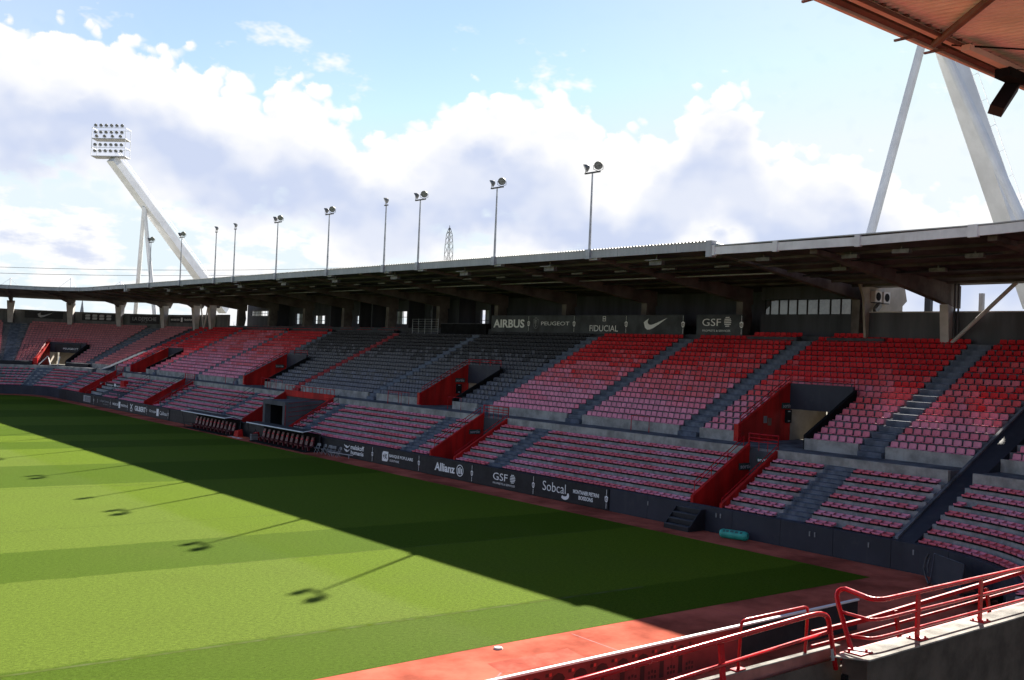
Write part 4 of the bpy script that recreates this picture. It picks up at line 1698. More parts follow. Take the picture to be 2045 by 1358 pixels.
words_on(b, BX, [('MODE DE', 134.6, .72, 2.1, .30, .02), ('TRADITION', 131.5, .72, 2.2, .30, .02)])
mb = MB()
poly(mb, (BX, 133.1, .72), UX, UY, [(-.34, -.40), (.26, -.40), (.34, -.3), (.34, .42), (-.26, .42), (-.34, .3)], .004)
mb.build('logo', 'white_print', b)
crest(b, BX, 130.1, .70, .40, .5)
b = board(123.3, 129.9, .03, 1.33, BX, 'black_panel', 'black hoarding lettered GILBERT with a cross logo')
words_on(b, BX, [('GILBERT', 125.6, .70, 3.8, .62, .03)])
mb = MB()
for sg in (1, -1):
    poly(mb, (BX, 128.7, .76), UX, UY, [(-.50 * sg, -.34), (-.30 * sg, -.34), (.50 * sg, .36), (.28 * sg, .36)], .004 + .001 * sg)
poly(mb, (BX, 128.7, .28), UX, UY, [(-.4, -.04), (.4, -.04), (.4, .04), (-.4, .04)], .004)
mb.build('logo', 'white_print', b)
crest(b, BX, 123.4, .70, .40, .5)
b = board(116.3, 123.3, .03, 1.33, BX, 'black_panel', 'black hoarding lettered Groupe Cailleau around a pale square')
words_on(b, BX, [('Groupe', 121.4, .70, 2.2, .42, .0), ('Cailleau', 118.0, .70, 2.3, .42, .0)])
mb = MB()
poly(mb, (BX, 119.8, .70), UX, UY, [(-.36, -.42), (.36, -.42), (.36, .42), (-.36, .42)], .004)
mb.build('logo', 'white_print', b)
crest(b, BX, 116.5, .70, .40, .5)

# banner strung across a few seats of the lower tier, and a covered bench in front of it
b = board(141.4, 150.6, 2.25, 2.98, 47.9, 'black_panel', 'small black banner hung over far lower-tier seats with two white logos', 'banner', None, 'seat_banner')
for yy in (148.2, 144.0):
    mb = MB()
    poly(mb, (47.9, yy, 2.62), UX, UY, [(-.35, -.33), (.3, -.33), (.3, .33), (-.35, .33)], .004)
    mb.build('logo', 'white_print', b)
for it in (('MODE DE', 149.5, 2.62, 1.5, .26, .02), ('TRADITION', 146.5, 2.62, 2.0, .26, .02), ('MODE DE', 145.2, 2.62, 1.0, .22, .02), ('TRADITION', 142.6, 2.62, 1.8, .26, .02)):
    words_on(b, 47.9, [it])
mb = MB()
mb.box(47.7, 139.9, 1.9, 48.3, 141.3, 3.5)
tag(mb.build('service_hatch', 'red_wall'), 'small red box standing at the end of the far seat banner', 'box')
mb = MB()
mb.hexa([(45.6, 135.3, 1.15), (47.3, 135.3, 1.9), (47.3, 143.0, 1.9), (45.6, 143.0, 1.15)],
        [(45.8, 135.6, 1.75), (47.2, 135.6, 2.35), (47.2, 142.7, 2.35), (45.8, 142.7, 1.75)])
tag(mb.build('covered_bench', 'dark_wall'), 'long black sheeted bench under the far seat banner', 'bench')

# boards under the roof at the back of the stand
TX = 66.25


def top_board(y0, y1, label):
    return board(y0, y1, 11.50, 13.25, TX, 'banner_grey', label, 'advertising board', 'boards at the back of the upper tier')


b = top_board(77.69, 83.82, 'dark upper board lettered AIRBUS in bold white')
words_on(b, TX, [('AIRBUS', 80.95, 12.42, 5.0, .86, .03)])
crest(b, TX, 77.8, 12.42, .55, .75, 0)
b = top_board(71.04, 77.69, 'dark upper board lettered PEUGEOT beside a lion shield')
words_on(b, TX, [('PEUGEOT', 73.85, 12.45, 4.1, .36, .0)])
mb = MB()
sh = [(x_ * 1.15, y_ * 1.15) for x_, y_ in SHIELD]
for k in range(len(sh)):
    p, q = sh[k], sh[(k + 1) % len(sh)]
    poly(mb, (TX, 76.7, 12.45), UX, UY, [p, q, (q[0] * .88, q[1] * .88), (p[0] * .88, p[1] * .88)], .004)
poly(mb, (TX, 76.7, 12.45), UX, UY, [(-.22, .30), (-.05, .38), (.2, .25), (.05, .16), (.16, .02), (-.02, -.02), (.12, -.25), (-.1, -.38), (-.12, -.1), (-.25, .05)], .004)
mb.build('logo', 'grey_board', b)
crest(b, TX, 71.15, 12.42, .55, .75, 0)
b = top_board(64.2, 71.04, 'dark upper board lettered FIDUCIAL under a linked-ring mark')
words_on(b, TX, [('FIDUCIAL', 67.15, 12.03, 3.7, .56, .0)])
mb = MB()
for zz in (12.80, 13.02):
    for sg in (0,):
        pts = [(.20, .115), (-.20, .115), (-.20, -.115), (.20, -.115)]
        for k in range(4):
            p, q = pts[k], pts[(k + 1) % 4]
            poly(mb, (TX, 67.1, zz), UX, UY, [p, q, (q[0] * .68, q[1] * .62), (p[0] * .68, p[1] * .62)], .004)
mb.build('logo', 'white_print', b)
crest(b, TX, 64.3, 12.42, .55, .75, 0)
b = top_board(57.51, 64.2, 'dark upper board with a single white swoosh on the main stand')
mb = MB()
poly(mb, (TX, 62.15, 11.95), UX, UY, [(x_ * 2.75, y_ * 1.75) for x_, y_ in SW], .004)
mb.build('logo', 'white_print', b)
crest(b, TX, 57.62, 12.42, .55, .75, 0)
b = top_board(51.35, 56.15, 'slate upper board lettered GSF, rightmost under the roof')
words_on(b, TX, [('GSF', 54.55, 12.62, 1.95, .60, .0), ('PROPRETE & SERVICES', 54.05, 11.93, 2.9, .16, .0)])
mb = MB()
gsf_oval(mb, TX, 52.95, 12.66, .85, .85)
mb.build('logo', 'white_print', b)
crest(b, TX, 51.5, 12.42, .55, .75, 0)


# boards on the rear wall of the far corner: flat panels hung on the curve
def far_board(sa, sb, z0, z1, label):
    a, c = P(sa, 21.35, 0), P(sb, 21.35, 0)
    ux = (c - a).normalized()
    n = ux.cross(Vector((0, 0, 1)))
    mb = MB()
    mb.hexa([a + Vector((0, 0, z0)), c + Vector((0, 0, z0)), c - n * .05 + Vector((0, 0, z0)), a - n * .05 + Vector((0, 0, z0))],
            [a + Vector((0, 0, z1)), c + Vector((0, 0, z1)), c - n * .05 + Vector((0, 0, z1)), a - n * .05 + Vector((0, 0, z1))])
    o = mb.build('advertising_board', 'black_panel')
    tag(o, label, 'advertising board', 'boards on the far corner wall')
    return o, (a + c) / 2 + Vector((0, 0, (z0 + z1) / 2)), ux, (c - a).length


o, c, ux, L = far_board(173.6, 171.9, 12.15, 13.3, 'black board with a grey swoosh high on the far corner wall')
mb = MB()
poly(mb, c - ux * 1.0 - Vector((0, 0, .42)), ux, UY, [(x_ * 2.6, y_ * 1.5) for x_, y_ in SW], .02)
mb.build('logo', 'grey_print', o)
o, c, ux, L = far_board(171.0, 169.35, 12.1, 13.3, 'black board with four grey stacked marks on the far corner wall')
mb = MB()
for k in range(4):
    cc = c + ux * (-1.95 + 1.3 * k)
    for dz in (.28, -.22):
        poly(mb, cc + Vector((0, 0, dz)), ux, UY, [(-.42, -.2), (.36, -.2), (.46, .0), (.42, .2), (-.36, .2), (-.46, 0)], .02)
mb.build('logo', 'grey_print', o)
o, c, ux, L = far_board(168.5, 166.7, 11.9, 13.3, 'black board lettered LA DEPECHE on the far corner wall')
mb = MB()
put_text(mb, 'LA DEPECHE', c + Vector((0, 0, .1)), ux, UY, L * .82, .62, .0, lift=.02)
put_text(mb, 'DU MIDI', c - Vector((0, 0, .42)), ux, UY, L * .2, .14, .0, lift=.02)
mb.build('lettering', 'grey_print', o)
o, c, ux, L = far_board(165.9, 162.6, 12.2, 13.2, 'black board with white script, rightmost on the far corner wall')
mb = MB()
put_text(mb, 'MODE DE', c - ux * L * .27, ux, UY, L * .36, .30, .02, lift=.02)
put_text(mb, 'TRADITION', c + ux * L * .27, ux, UY, L * .36, .30, .02, lift=.02)
poly(mb, c, ux, UY, [(-.3, -.36), (.3, -.36), (.3, .36), (-.3, .36)], .02)
mb.build('lettering', 'white_print', o)
# lettered header of the far exit
a, c = P(169.3, 13.0, 0), P(171.5, 13.0, 0)
ux = (a - c).normalized()
cc = (a + c) / 2
mb = MB()
nn = ux.cross(Vector((0, 0, 1)))
mb.obox(cc + nn * .08 + Vector((0, 0, 7.15)), ux * 2.2, nn * .02, (0, 0, .72))
o = tag(mb.build('exit_board', 'black_panel'), 'black board lettered PEUGEOT over the far corner exit', 'advertising board')
mb = MB()
put_text(mb, 'PEUGEOT', cc + nn * .1 + ux * .55 + Vector((0, 0, 7.1)), ux, UY, 2.6, .30, .0, lift=.01)
mb.build('lettering', 'white_print', o)


# exit signs on the red walls
def sign(x0, x1, y, z0, z1, label, txt='sortie', m='green_sign'):
    mb = MB()
    mb.box(x0, y - .07, z0, x1, y - .02, z1)
    o = tag(mb.build('exit_sign', m), label, 'sign', 'exit signs on the red walls')
    mb = MB()
    put_text(mb, txt, ((x0 + x1) / 2, y - .07, (z0 + z1) / 2), (1, 0, 0), (0, 0, 1), (x1 - x0) * .84, (z1 - z0) * .62, .02, lift=.005)
    mb.build('lettering', 'grey_print', o)


sign(57.15, 58.25, 40.9, 6.46, 6.86, 'dark sortie sign high on the large nearest upper red wall')
sign(56.6, 57.7, 76.7, 6.50, 6.88, 'dark sortie sign on the second upper red wall')
sign(49.3, 50.55, 38.15, 3.04, 3.44, 'dark sortie sign on the nearest lower red trench wall')
sign(48.85, 49.95, 64.1, 2.92, 3.28, 'dark sortie sign on the second lower red trench wall')
sign(56.6, 57.7, 113.3, 6.5, 6.88, 'dark sortie sign on the third upper red wall')
sign(48.6, 49.7, 125.3, 2.8, 3.15, 'dark sortie sign on the fourth lower trench wall')
for y, x0, z0, lb in ((40.9, 57.55, 5.52, 'nearest'), (76.7, 56.7, 5.45, 'second')):
    mb = MB()
    mb.box(x0, y - .14, z0, x0 + .6, y - .02, z0 + .88)
    o = tag(mb.build('evacuation_box', 'matte_black'), 'narrow black cabinet under the sortie sign of the %s upper exit' % lb, 'cabinet')
    mb = MB()
    mb.box(x0 + .18, y - .15, z0 + .74, x0 + .42, y - .141, z0 + .8)
    mb.box(x0 + .18, y - .15, z0 + .1, x0 + .42, y - .141, z0 + .16)
    mb.build('handle', 'grey_print', o)
mb = MB()
mb.box(55.25, 40.86, 5.54, 55.6, 40.88, 6.0)
o = tag(mb.build('wall_notice', 'grey_board'), 'small pale notice on the nearest upper red wall', 'notice')
mb = MB()
mb.box(55.68, 40.8, 5.38, 56.0, 40.88, 5.86)
tag(mb.build('hose_box', 'brown_steel'), 'small dark box beside the pale notice on the red wall', 'box')
mb = MB()
mb.box(50.26, 36.6, 3.55, 50.28, 37.6, 3.86)
o = tag(mb.build('exit_sign', 'green_sign'), 'lit green sign at the end of the nearest lower red trench', 'sign', 'exit signs on the red walls')
mb = MB()
put_text(mb, 'sortie', (50.26, 37.1, 3.7), UX, UY, .8, .2, .02, lift=.006)
mb.build('lettering', 'white_print', o)


# ------------------------------------------------------------------ floodlight poles on the roof edge
def duplicate(root, loc, rotz=None):
    r = root.copy()
    COL.objects.link(r)
    r.location = loc
    if rotz is not None:
        r.rotation_euler[2] = rotz
    for ch in root.children:
        c = ch.copy()
        COL.objects.link(c)
        c.parent = r
        c.matrix_parent_inverse = ch.matrix_parent_inverse.copy()
        for g in ch.children:
            e = g.copy()
            COL.objects.link(e)
            e.parent = c
            e.matrix_parent_inverse = g.matrix_parent_inverse.copy()
    return r


def lamp(par, at, aim, R_=.29, nm='lamp'):
    """bowl reflector in a yoke; aim = direction it shines"""
    at, aim = Vector(at), Vector(aim).normalized()
    mb = MB()
    prof = [(-.26, .10), (-.20, .16), (-.08, .24), (.0, .285), (.05, .29)]
    mb2 = MB()
    for (a0, r0), (a1, r1) in zip(prof[:-1], prof[1:]):
        mb.tube(at + aim * a0 * R_ / .29, at + aim * a1 * R_ / .29, r0 * R_ / .29, r1 * R_ / .29, 12, caps=(a0 == -.26))
    side = aim.cross(Vector((0, 0, 1))).normalized()
    for sg in (1, -1):
        mb.path([at + side * sg * R_ * 1.08, at + side * sg * R_ * 1.08 - Vector((0, 0, R_ * .9)), at - Vector((0, 0, R_ * 1.35))], .022 * R_ / .29, 5)
    o = mb.build(nm, 'lamp_housing', par)
    a, u = side, side.cross(aim)
    g = MB()
    disc(g, at + aim * .045 * R_ / .29, a, u, R_ * .93, 0, 14)
    g.build('lamp_glass', 'lamp_glass', o)
    return o


def make_pole(loc, double):
    x, y, z = loc
    t = thing('floodlight_pole', loc, '', 'floodlight', 'floodlight poles along the roof edge')
    mb = MB()
    mb.tube((x, y, z - .5), (x, y, z + 5.55), .105, .055, 10)
    mb.build('pole', 'galvanised', t)
    mb = MB()
    mb.box(x - .22, y - .22, z - .55, x + .1, y + .22, z + .12)
    mb.box(x + .102, y - .7, z - .62, x + .5, y + .1, z - .25)
    mb.build('base_bracket', 'galvanised', t)
    zt_ = z + 5.55
    mb = MB()
    L = .75 if double else .25
    mb.obox((x, y, zt_ + .04), (.0, L, 0), (.07, 0, 0), (0, 0, .05))
    mb.build('crossbar', 'dark_rail', t)
    if double:
        lamp(t, (x - .05, y - .62, zt_ + .48), (-.62, -.62, -.42), .31)
        lamp(t, (x - .05, y + .66, zt_ + .44), (-.70, .58, -.50), .31)
    else:
        lamp(t, (x - .05, y + .05, zt_ + .46), (-.75, .38, -.5), .31)
    return t


POLES = [(52.4, 2, 'nearest floodlight pole, rightmost on the roof edge, twin lamps'),
         (63.2, 2, 'twin-lamp floodlight pole right of the distant lattice pylon'),
         (73.9, 2, 'twin-lamp floodlight pole left of the distant lattice pylon'),
         (79.4, 1, 'tall single-lamp pole next to a twin-lamp pole mid-roof'),
         (89.8, 2, 'twin-lamp pole left of the tall mid-roof single-lamp pole'),
         (100.9, 2, 'twin-lamp pole between a lone twin pole and two single-lamp poles'),
         (111.6, 1, 'right one of two neighbouring single-lamp poles on the roof'),
         (116.9, 1, 'left one of two neighbouring single-lamp poles on the roof'),
         (127.6, 2, 'small twin-lamp pole just right of the leaning white tower'),
         (138.4, 2, 'farthest floodlight pole, in front of the leaning tower stay legs')]
proto = {}
for y, k, lb in POLES:
    loc = (50.0, y, 16.85)
    if k not in proto:
        proto[k] = make_pole(loc, k == 2)
        o = proto[k]
    else:
        o = duplicate(proto[k], loc)
    o['label'] = lb

# ------------------------------------------------------------------ leaning floodlight towers


def tower(name, loc, label, foot, head, w0, w1, apex, legs, rack=None):
    t = thing(name, loc, label, 'floodlight tower', 'leaning floodlight towers')
    foot, head, apex = Vector(foot), Vector(head), Vector(apex)
    ax = (head - foot).normalized()
    side = ax.cross(Vector((0, 0, 1))).normalized()
    up = side.cross(ax)
    n = 10
    for i in range(n):
        a, b_ = foot.lerp(head, i / n), foot.lerp(head, (i + 1) / n)
        wa, wb = w0 + (w1 - w0) * i / n, w0 + (w1 - w0) * (i + 1) / n
        mb = MB()
        g = ax * .002

        def ring(p, w):
            return [p - side * w * .5 - up * w * .42, p + side * w * .5 - up * w * .42, p + side * w * .34 + up * w * .42, p - side * w * .34 + up * w * .42]
        mb.hexa(ring(a + g, wa), ring(b_ - g, wb))
        mb.build('mast_section', 'white_steel', t)
    for L in legs:
        mb = MB()
        mb.tube(apex, L, .30 + w0 * .02, .35 + w0 * .02, 12)
        mb.build('stay_leg', 'white_steel', t)
    mb = MB()
    off = up * (w0 * .62)
    for sg in (-1, 1):
        rail_line(mb, [foot + off + side * sg * .3 + up * .5, head + off + side * sg * .3 + up * .5], .028)
    m_ = int((head - foot).length / 2.2)
    for k in range(m_ + 1):
        p = foot.lerp(head, k / m_)
        for sg in (-1, 1):
            mb.tube(p + off + side * sg * .3 - up * .25, p + off + side * sg * .3 + up * .5, .022, n=4)
    mb.build('ladder_rail', 'white_steel', t)
    if rack:
        c0, rx, ry, w, h, dp = rack            # lower front-left corner, along, depth
        c0, rx, ry = Vector(c0), Vector(rx).normalized(), Vector(ry).normalized()
        uz = Vector((0, 0, 1))
        mb = MB()
        for i in (0, 1):
            for j in (0, 1):
                mb.tube(c0 + rx * w * i + ry * dp * j, c0 + rx * w * i + ry * dp * j + uz * h, .05, n=5)
        mb.build('rack_post', 'white_steel', t)
        for q, fz in enumerate((0, .30, .62, 1.0)):
            mb = MB()
            b0 = c0 + uz * h * fz
            for pa, pb in ((b0, b0 + rx * w), (b0 + ry * dp, b0 + rx * w + ry * dp), (b0, b0 + ry * dp), (b0 + rx * w, b0 + rx * w + ry * dp)):
                mb.tube(pa, pb, .05, n=5)
            if q in (0, 2):
                mb.hexa([b0 - uz * .06, b0 + rx * w - uz * .06, b0 + rx * w + ry * dp - uz * .06, b0 + ry * dp - uz * .06],
                        [b0, b0 + rx * w, b0 + rx * w + ry * dp, b0 + ry * dp])
            mb.build('rack_deck', 'galvanised' if q in (0, 2) else 'white_steel', t)
        for fz, num in ((.18, 6), (.40, 6), (.70, 4), (.84, 6), (1.08, 6)):
            for k in range(num):
                p = c0 + rx * w * ((k + .5) / num * .94 + .03) + uz * h * fz - ry * .15
                lamp(t, p, -ry * .8 - uz * .5 + rx * .05, .28)
    return t


EYE = Vector((0, 0, 9.5))
far = lambda p, k: tuple(EYE + (Vector(p) - EYE) * k)
hd = Vector(far((48.45, 151.0, 35.2), 1.2))
tower('floodlight_tower', (84, 190.8, 0), 'white leaning tower with a rack of lamps, far left',
      (84.0, 190.8, 15.5), (58.1, 181.2, 40.3), 2.1, 1.74, (64.8, 183.6, 32.9), [(69.0, 197.8, 13.0), (68.6, 186.2, 13.0)],
      rack=((54.96, 182.64, 40.46), (4.1, -3.0, .16), (.6, .8, 0), 5.7, 4.9, 2.6))
tower('floodlight_tower', (90.3, 39.7, 0), 'thick white leaning tower at right, cut off by the pink roof',
      (91.15, 39.2, 15.4), (71.35, 46.0, 55.9), 1.95, 1.55, (79.4, 43.7, 38.6), [(74.6, 47.6, 12.0), (81.2, 32.0, 12.0)])

# ------------------------------------------------------------------ pylon, steeple, masts and trees beyond the stands
t = thing('lattice_pylon', (210, 292, 0), 'thin lattice pylon seen above the roof between two floodlight poles', 'pylon')
base = Vector((210.4, 292.0, 0))
mb = MB()
lv = [(0, 2.6), (14, 2.0), (26, 1.35), (34, 1.2), (40, 1.1), (46, 1.0), (50, .75), (52.4, .15)]
cor = lambda z, w: [base + Vector((sx * w, sy * w, z)) for sx, sy in ((-1, -1), (1, -1), (1, 1), (-1, 1))]
for (z0, w0), (z1, w1) in zip(lv[:-1], lv[1:]):
    A_, B_ = cor(z0, w0), cor(z1, w1)
    for k in range(4):
        mb.tube(A_[k], B_[k], .09, n=4)
        m2 = 2
        for j in range(m2):
            p, q = A_[k].lerp(B_[k], j / m2), A_[(k + 1) % 4].lerp(B_[(k + 1) % 4], (j + 1) / m2)
            mb.tube(p, q, .055, n=4)
            mb.tube(A_[(k + 1) % 4].lerp(B_[(k + 1) % 4], j / m2), A_[k].lerp(B_[k], (j + 1) / m2), .055, n=4)
mb.build('lattice', 'lamp_housing', t)
mb = MB()
mb.tube(base + Vector((0, 0, 52)), base + Vector((0, 0, 53.2)), .12, n=5)
mb.build('cap', 'lamp_housing', t)

t = thing('church_steeple', (143, 479, 0), 'tiny pale steeple visible under the far roof between columns', 'church tower')
mb = MB()
mb.box(142, 478, 0, 144.6, 480.6, 17.0)
mb.build('tower', 'concrete', t)
mb = MB()
mb.tube((143.3, 479.3, 17.0), (143.3, 479.3, 25.5), 1.3, .10, 8)
mb.build('spire', 'concrete', t)

for k, (s, h, lb) in enumerate(((174.2, 18.7, 'leftmost small white spar on the far corner roof'), (171.1, 19.2, 'middle small white spar on the far corner roof'),
                               (168.1, 18.9, 'small white spar on the corner roof nearest the main roof'))):
    b_ = P(s, 17, 15.9)
    t = thing('roof_spar', b_, lb, 'roof mast', 'small spars on the far corner roof')
    mb = MB()
    mb.tube(b_, P(s, 17, h), .09, n=6)
    mb.build('mast', 'white_steel', t)
    for ds, dd in ((.9, -2), (-.9, -2), (.0, 5)):
        mb = MB()
        mb.tube(P(s, 17, h - .1), P(s + ds, 17 + dd, 16.2), .035, n=5)
        mb.build('stay', 'white_steel', t)


def bare_tree(x, y, H_, seed, label):
    q = random.Random(seed)
    t = thing('bare_tree', (x, y, 0), label, 'tree', 'bare trees beyond the far corner')
    tr, tw = MB(), MB()

    def grow(p, d, L, r, lev):
        e = p + d * L
        (tr if lev < 2 else tw).tube(p, e, r, r * .62, 6 if lev < 2 else 4, caps=False)
        if lev >= 6:
            return
        for k in range(3 if lev < 3 else 2):
            a = Vector((q.gauss(0, 1), q.gauss(0, 1), q.gauss(0, .6) + .35)).normalized()
            grow(p.lerp(e, q.uniform(.6, 1)), (d * .9 + a * .75).normalized(), L * q.uniform(.62, .82), r * .58, lev + 1)
    grow(Vector((x, y, 0)), Vector((0, 0, 1)), H_ * .30, H_ * .022, 0)
    tr.build('trunk', 'bark', t)
    tw.build('crown', 'bark', t)


bare_tree(113, 257, 20, 3, 'bare branched tree glimpsed behind the far end of the main stand')
bare_tree(121, 252, 18, 8, 'second bare tree glimpsed beside the far stand wall')
bare_tree(88, 335, 15.5, 5, 'faint bare tree top above the far corner wall')
mb = MB()
for z, yy in ((22.0, 260), (23.5, 262)):
    pts = []
    for k in range(13):
        f_ = k / 12
        pts.append((30 + 150 * f_, yy - 10 * f_, z + 12 * f_ - 5 * 4 * f_ * (1 - f_) * .4))
    mb.path(pts, .05, 4)
tag(mb.build('power_cable', 'lamp_housing'), 'thin power cables crossing the sky at far left', 'cable')

# ------------------------------------------------------------------ pitch side: dug-outs, mat, chairs, bag, steps
def dugout(y0, y1, label):
    t = thing('dugout', (44, (y0 + y1) / 2, 0), label, 'dugout', 'team dugouts')
    n = int((y1 - y0) / 1.0)
    mb = MB()
    mb.box(44.72, y0, 0, 44.82, y1, 1.55)
    mb.build('back_panel', 'matte_black', t)
    for y in (y0 + .02, y1 - .02):
        mb = MB()
        rail_line(mb, [(43.35, y, .06), (43.2, y, 1.0), (43.0, y, 1.74)], .03)
        rail_line(mb, [(44.7, y, .06), (44.72, y, 1.6)], .03)
        rail_line(mb, [(43.3, y, .5), (44.7, y, .5)], .02)
        mb.build('side_frame', 'dark_rail', t)
    mb = MB()
    prof = [(43.0, 1.72), (43.3, 1.80), (43.9, 1.86), (44.5, 1.80), (44.8, 1.62)]
    for (xa, za), (xb, zb) in zip(prof[:-1], prof[1:]):
        mb.hexa([(xa, y0, za), (xb, y0, zb), (xb, y1, zb), (xa, y1, za)], [(xa, y0, za + .03), (xb, y0, zb + .03), (xb, y1, zb + .03), (xa, y1, za + .03)])
    mb.build('canopy', 'black_panel', t)
    mb = MB()
    rail_line(mb, [(42.96, y0 - .1, 1.78), (42.96, y1 + .1, 1.78)], .055)
    rail_line(mb, [(42.96, y0 - .05, 1.78), (43.9, y0 - .05, 1.92), (44.8, y0 - .05, 1.66)], .05)
    mb.build('canopy_edge', 'white_steel', t)
    first = None
    for k in range(n):
        y = y0 + .35 + (y1 - y0 - .7) * (k + .5) / n
        mb = MB()
        mb.hexa([(43.75, y - .25, .36), (44.3, y - .25, .34), (44.3, y + .25, .34), (43.75, y + .25, .36)],
                [(43.75, y - .25, .46), (44.3, y - .25, .46), (44.3, y + .25, .46), (43.75, y + .25, .46)])
        mb.hexa([(44.28, y - .25, .44), (44.42, y - .25, .44), (44.42, y + .25, .44), (44.28, y + .25, .44)],
                [(44.46, y - .20, 1.22), (44.56, y - .20, 1.22), (44.56, y + .20, 1.22), (44.46, y + .20, 1.22)])
        mb.box(43.95, y - .06, .0, 44.2, y + .06, .355)
        mb.build('dugout_seat', 'seat_wine', t)
        mb = MB()
        mb.obox((44.40, y, .92), (.015, 0, .07), (0, .12, 0), (.06, 0, -.012))
        mb.build('head_patch', 'seat_faded_red', t)
    mb = MB()
    mb.box(43.2, y0, 0.0, 44.7, y1, .06)
    mb.build('floor', 'matte_black', t)
    return t


dugout(80.3, 91.4, 'covered dugout of wine-red seats right of the tunnel')
dugout(96.6, 107.6, 'covered dugout of wine-red seats left of the tunnel')
mb = MB()
mb.quad((42.75, 93.2, .003), (44.5, 93.9, .003), (44.5, 98.0, .003), (42.75, 97.4, .003))
o = tag(mb.build('entrance_mat', 'orange_mat'), 'orange mat with white lettering laid between the two dugouts', 'mat')
mb = MB()
put_text(mb, 'STADE', (43.5, 95.4, .006), (0, -1, 0), (1, 0, 0), 3.3, .55, .04)
mb.build('lettering', 'white_print', o)
for (x, y, h, lb) in ((44.3, 92.3, .8, 'right'), (44.3, 101.3 - 5.2, .75, 'left')):
    mb = MB()
    mb.hexa([(x - .3, y - .5, 0), (x + .3, y - .5, 0), (x + .3, y + .5, 0), (x - .3, y + .5, 0)],
            [(x - .2, y - .4, h * .8), (x + .2, y - .42, h), (x + .22, y + .3, h * .9), (x - .22, y + .42, h * .7)])
    o = tag(mb.build('kit_bag', 'red_wall'), 'red kit bag standing by the %s edge of the orange mat' % lb, 'bag', 'red kit bags')
    mb = MB()
    rail_line(mb, [(x, y - .3, h * .9), (x, y, h + .18), (x, y + .3, h * .85)], .03)
    mb.build('handle', 'matte_black', o)
mb = MB()
mb.box(43.6, 91.7, 0, 44.3, 92.0 - .1, .62)
o = tag(mb.build('equipment_case', 'grey_board'), 'grey equipment case at the corner of the right dugout', 'case')
mb = MB()
mb.box(43.62, 91.72, .62, 44.28, 91.88, .66)
mb.build('lid', 'dark_rail', o)
# folding chairs by the wall
for k, (x, y, a) in enumerate(((44.1, 79.6, .2), (44.2, 78.7, -.3), (44.2, 77.8, .1), (44.15, 77.0, .5), (44.2, 76.1, -.2))):
    t = thing('folding_chair', (x, y, 0), 'pale folding chair, %s from the dugout along the black wall' % orderly(k + 1), 'chair', 'folding chairs by the wall')
    mb = MB()
    mb.box(x - .2, y - .2, .43, x + .2, y + .2, .46)
    mb.build('seat', 'grey_board', t)
    mb = MB()
    mb.box(x + .2, y - .2, .62, x + .23, y + .2, .86)
    mb.build('backrest', 'grey_board', t)
    for sx, sy in ((-1, -1), (-1, 1), (1, -1), (1, 1)):
        mb = MB()
        mb.tube((x - sx * .2, y + sy * .19, 0), (x + sx * .2, y + sy * .19, .46 if sx < 0 else .86), .014, n=5)
        mb.build('leg', 'galvanised', t)
    t.rotation_euler[2] = a
mb = MB()
mb.tube((43.9, 77.4, .35), (44.6, 74.4, .30), .035, n=6)
for y in (77.0, 74.9):
    mb.tube((44.0 + (77.4 - y) * .2, y, 0), (44.0 + (77.4 - y) * .2, y, .36), .03, n=5)
tag(mb.build('low_rail', 'grey_print'), 'low pale rail lying in front of the malakoff board', 'rail')

# teal roll bag at the foot of the wall
t = thing('tackle_bag', (44.25, 34.4, 0), 'teal cylindrical tackle bag lying by the dark wall', 'tackle bag')
pa, pb = Vector((44.02, 35.1, .24)), Vector((44.42, 33.6, .24))
mb = MB()
ax = (pb - pa).normalized()
prof = [(0, .02), (.0, .17), (.05, .225), (.12, .24), (.5, .245), (.88, .24), (.95, .225), (1.0, .17), (1.0, .02)]
L = (pb - pa).length
for (t0, r0), (t1, r1) in zip(prof[:-1], prof[1:]):
    mb.tube(pa + ax * L * t0, pa + ax * L * (t1 + (1e-3 if t1 == t0 else 0)), r0, r1, 20, caps=False)
mb.build('cover', 'teal_vinyl', t, smooth=True)
mb = MB()
side = ax.cross(Vector((0, 0, 1))).normalized()
if side.x > 0:
    side = -side
for k, (tt, th_, w_) in enumerate(((.18, .55, .10), (.30, .60, .16), (.46, .62, .18), (.64, .58, .16), (.80, .55, .12))):
    for q in range(2):
        a0 = th_ + q * .28
        a1 = a0 + .20
        e0 = side * cos(a0) * .249 + Vector((0, 0, 1)) * sin(a0) * .249
        e1 = side * cos(a1) * .249 + Vector((0, 0, 1)) * sin(a1) * .249
        b0 = pa + ax * L * (tt - w_ * .35)
        b1 = pa + ax * L * (tt + w_ * .35)
        mb.quad(b0 + e0, b1 + e0, b1 + e1, b0 + e1)
mb.build('printed_mark', 'dark_wall', t)
mb = MB()
for tt in (.12, .88):
    c = pa + ax * L * tt
    for k in range(20):
        a0, a1 = 2 * pi * k / 20, 2 * pi * (k + 1) / 20
        w_ = ax * .02
        e0 = side * cos(a0) * .252 + Vector((0, 0, 1)) * sin(a0) * .252
        e1 = side * cos(a1) * .252 + Vector((0, 0, 1)) * sin(a1) * .252
        mb.quad(c - w_ + e0, c + w_ + e0, c + w_ + e1, c - w_ + e1)
mb.build('strap', 'teal_vinyl', t)

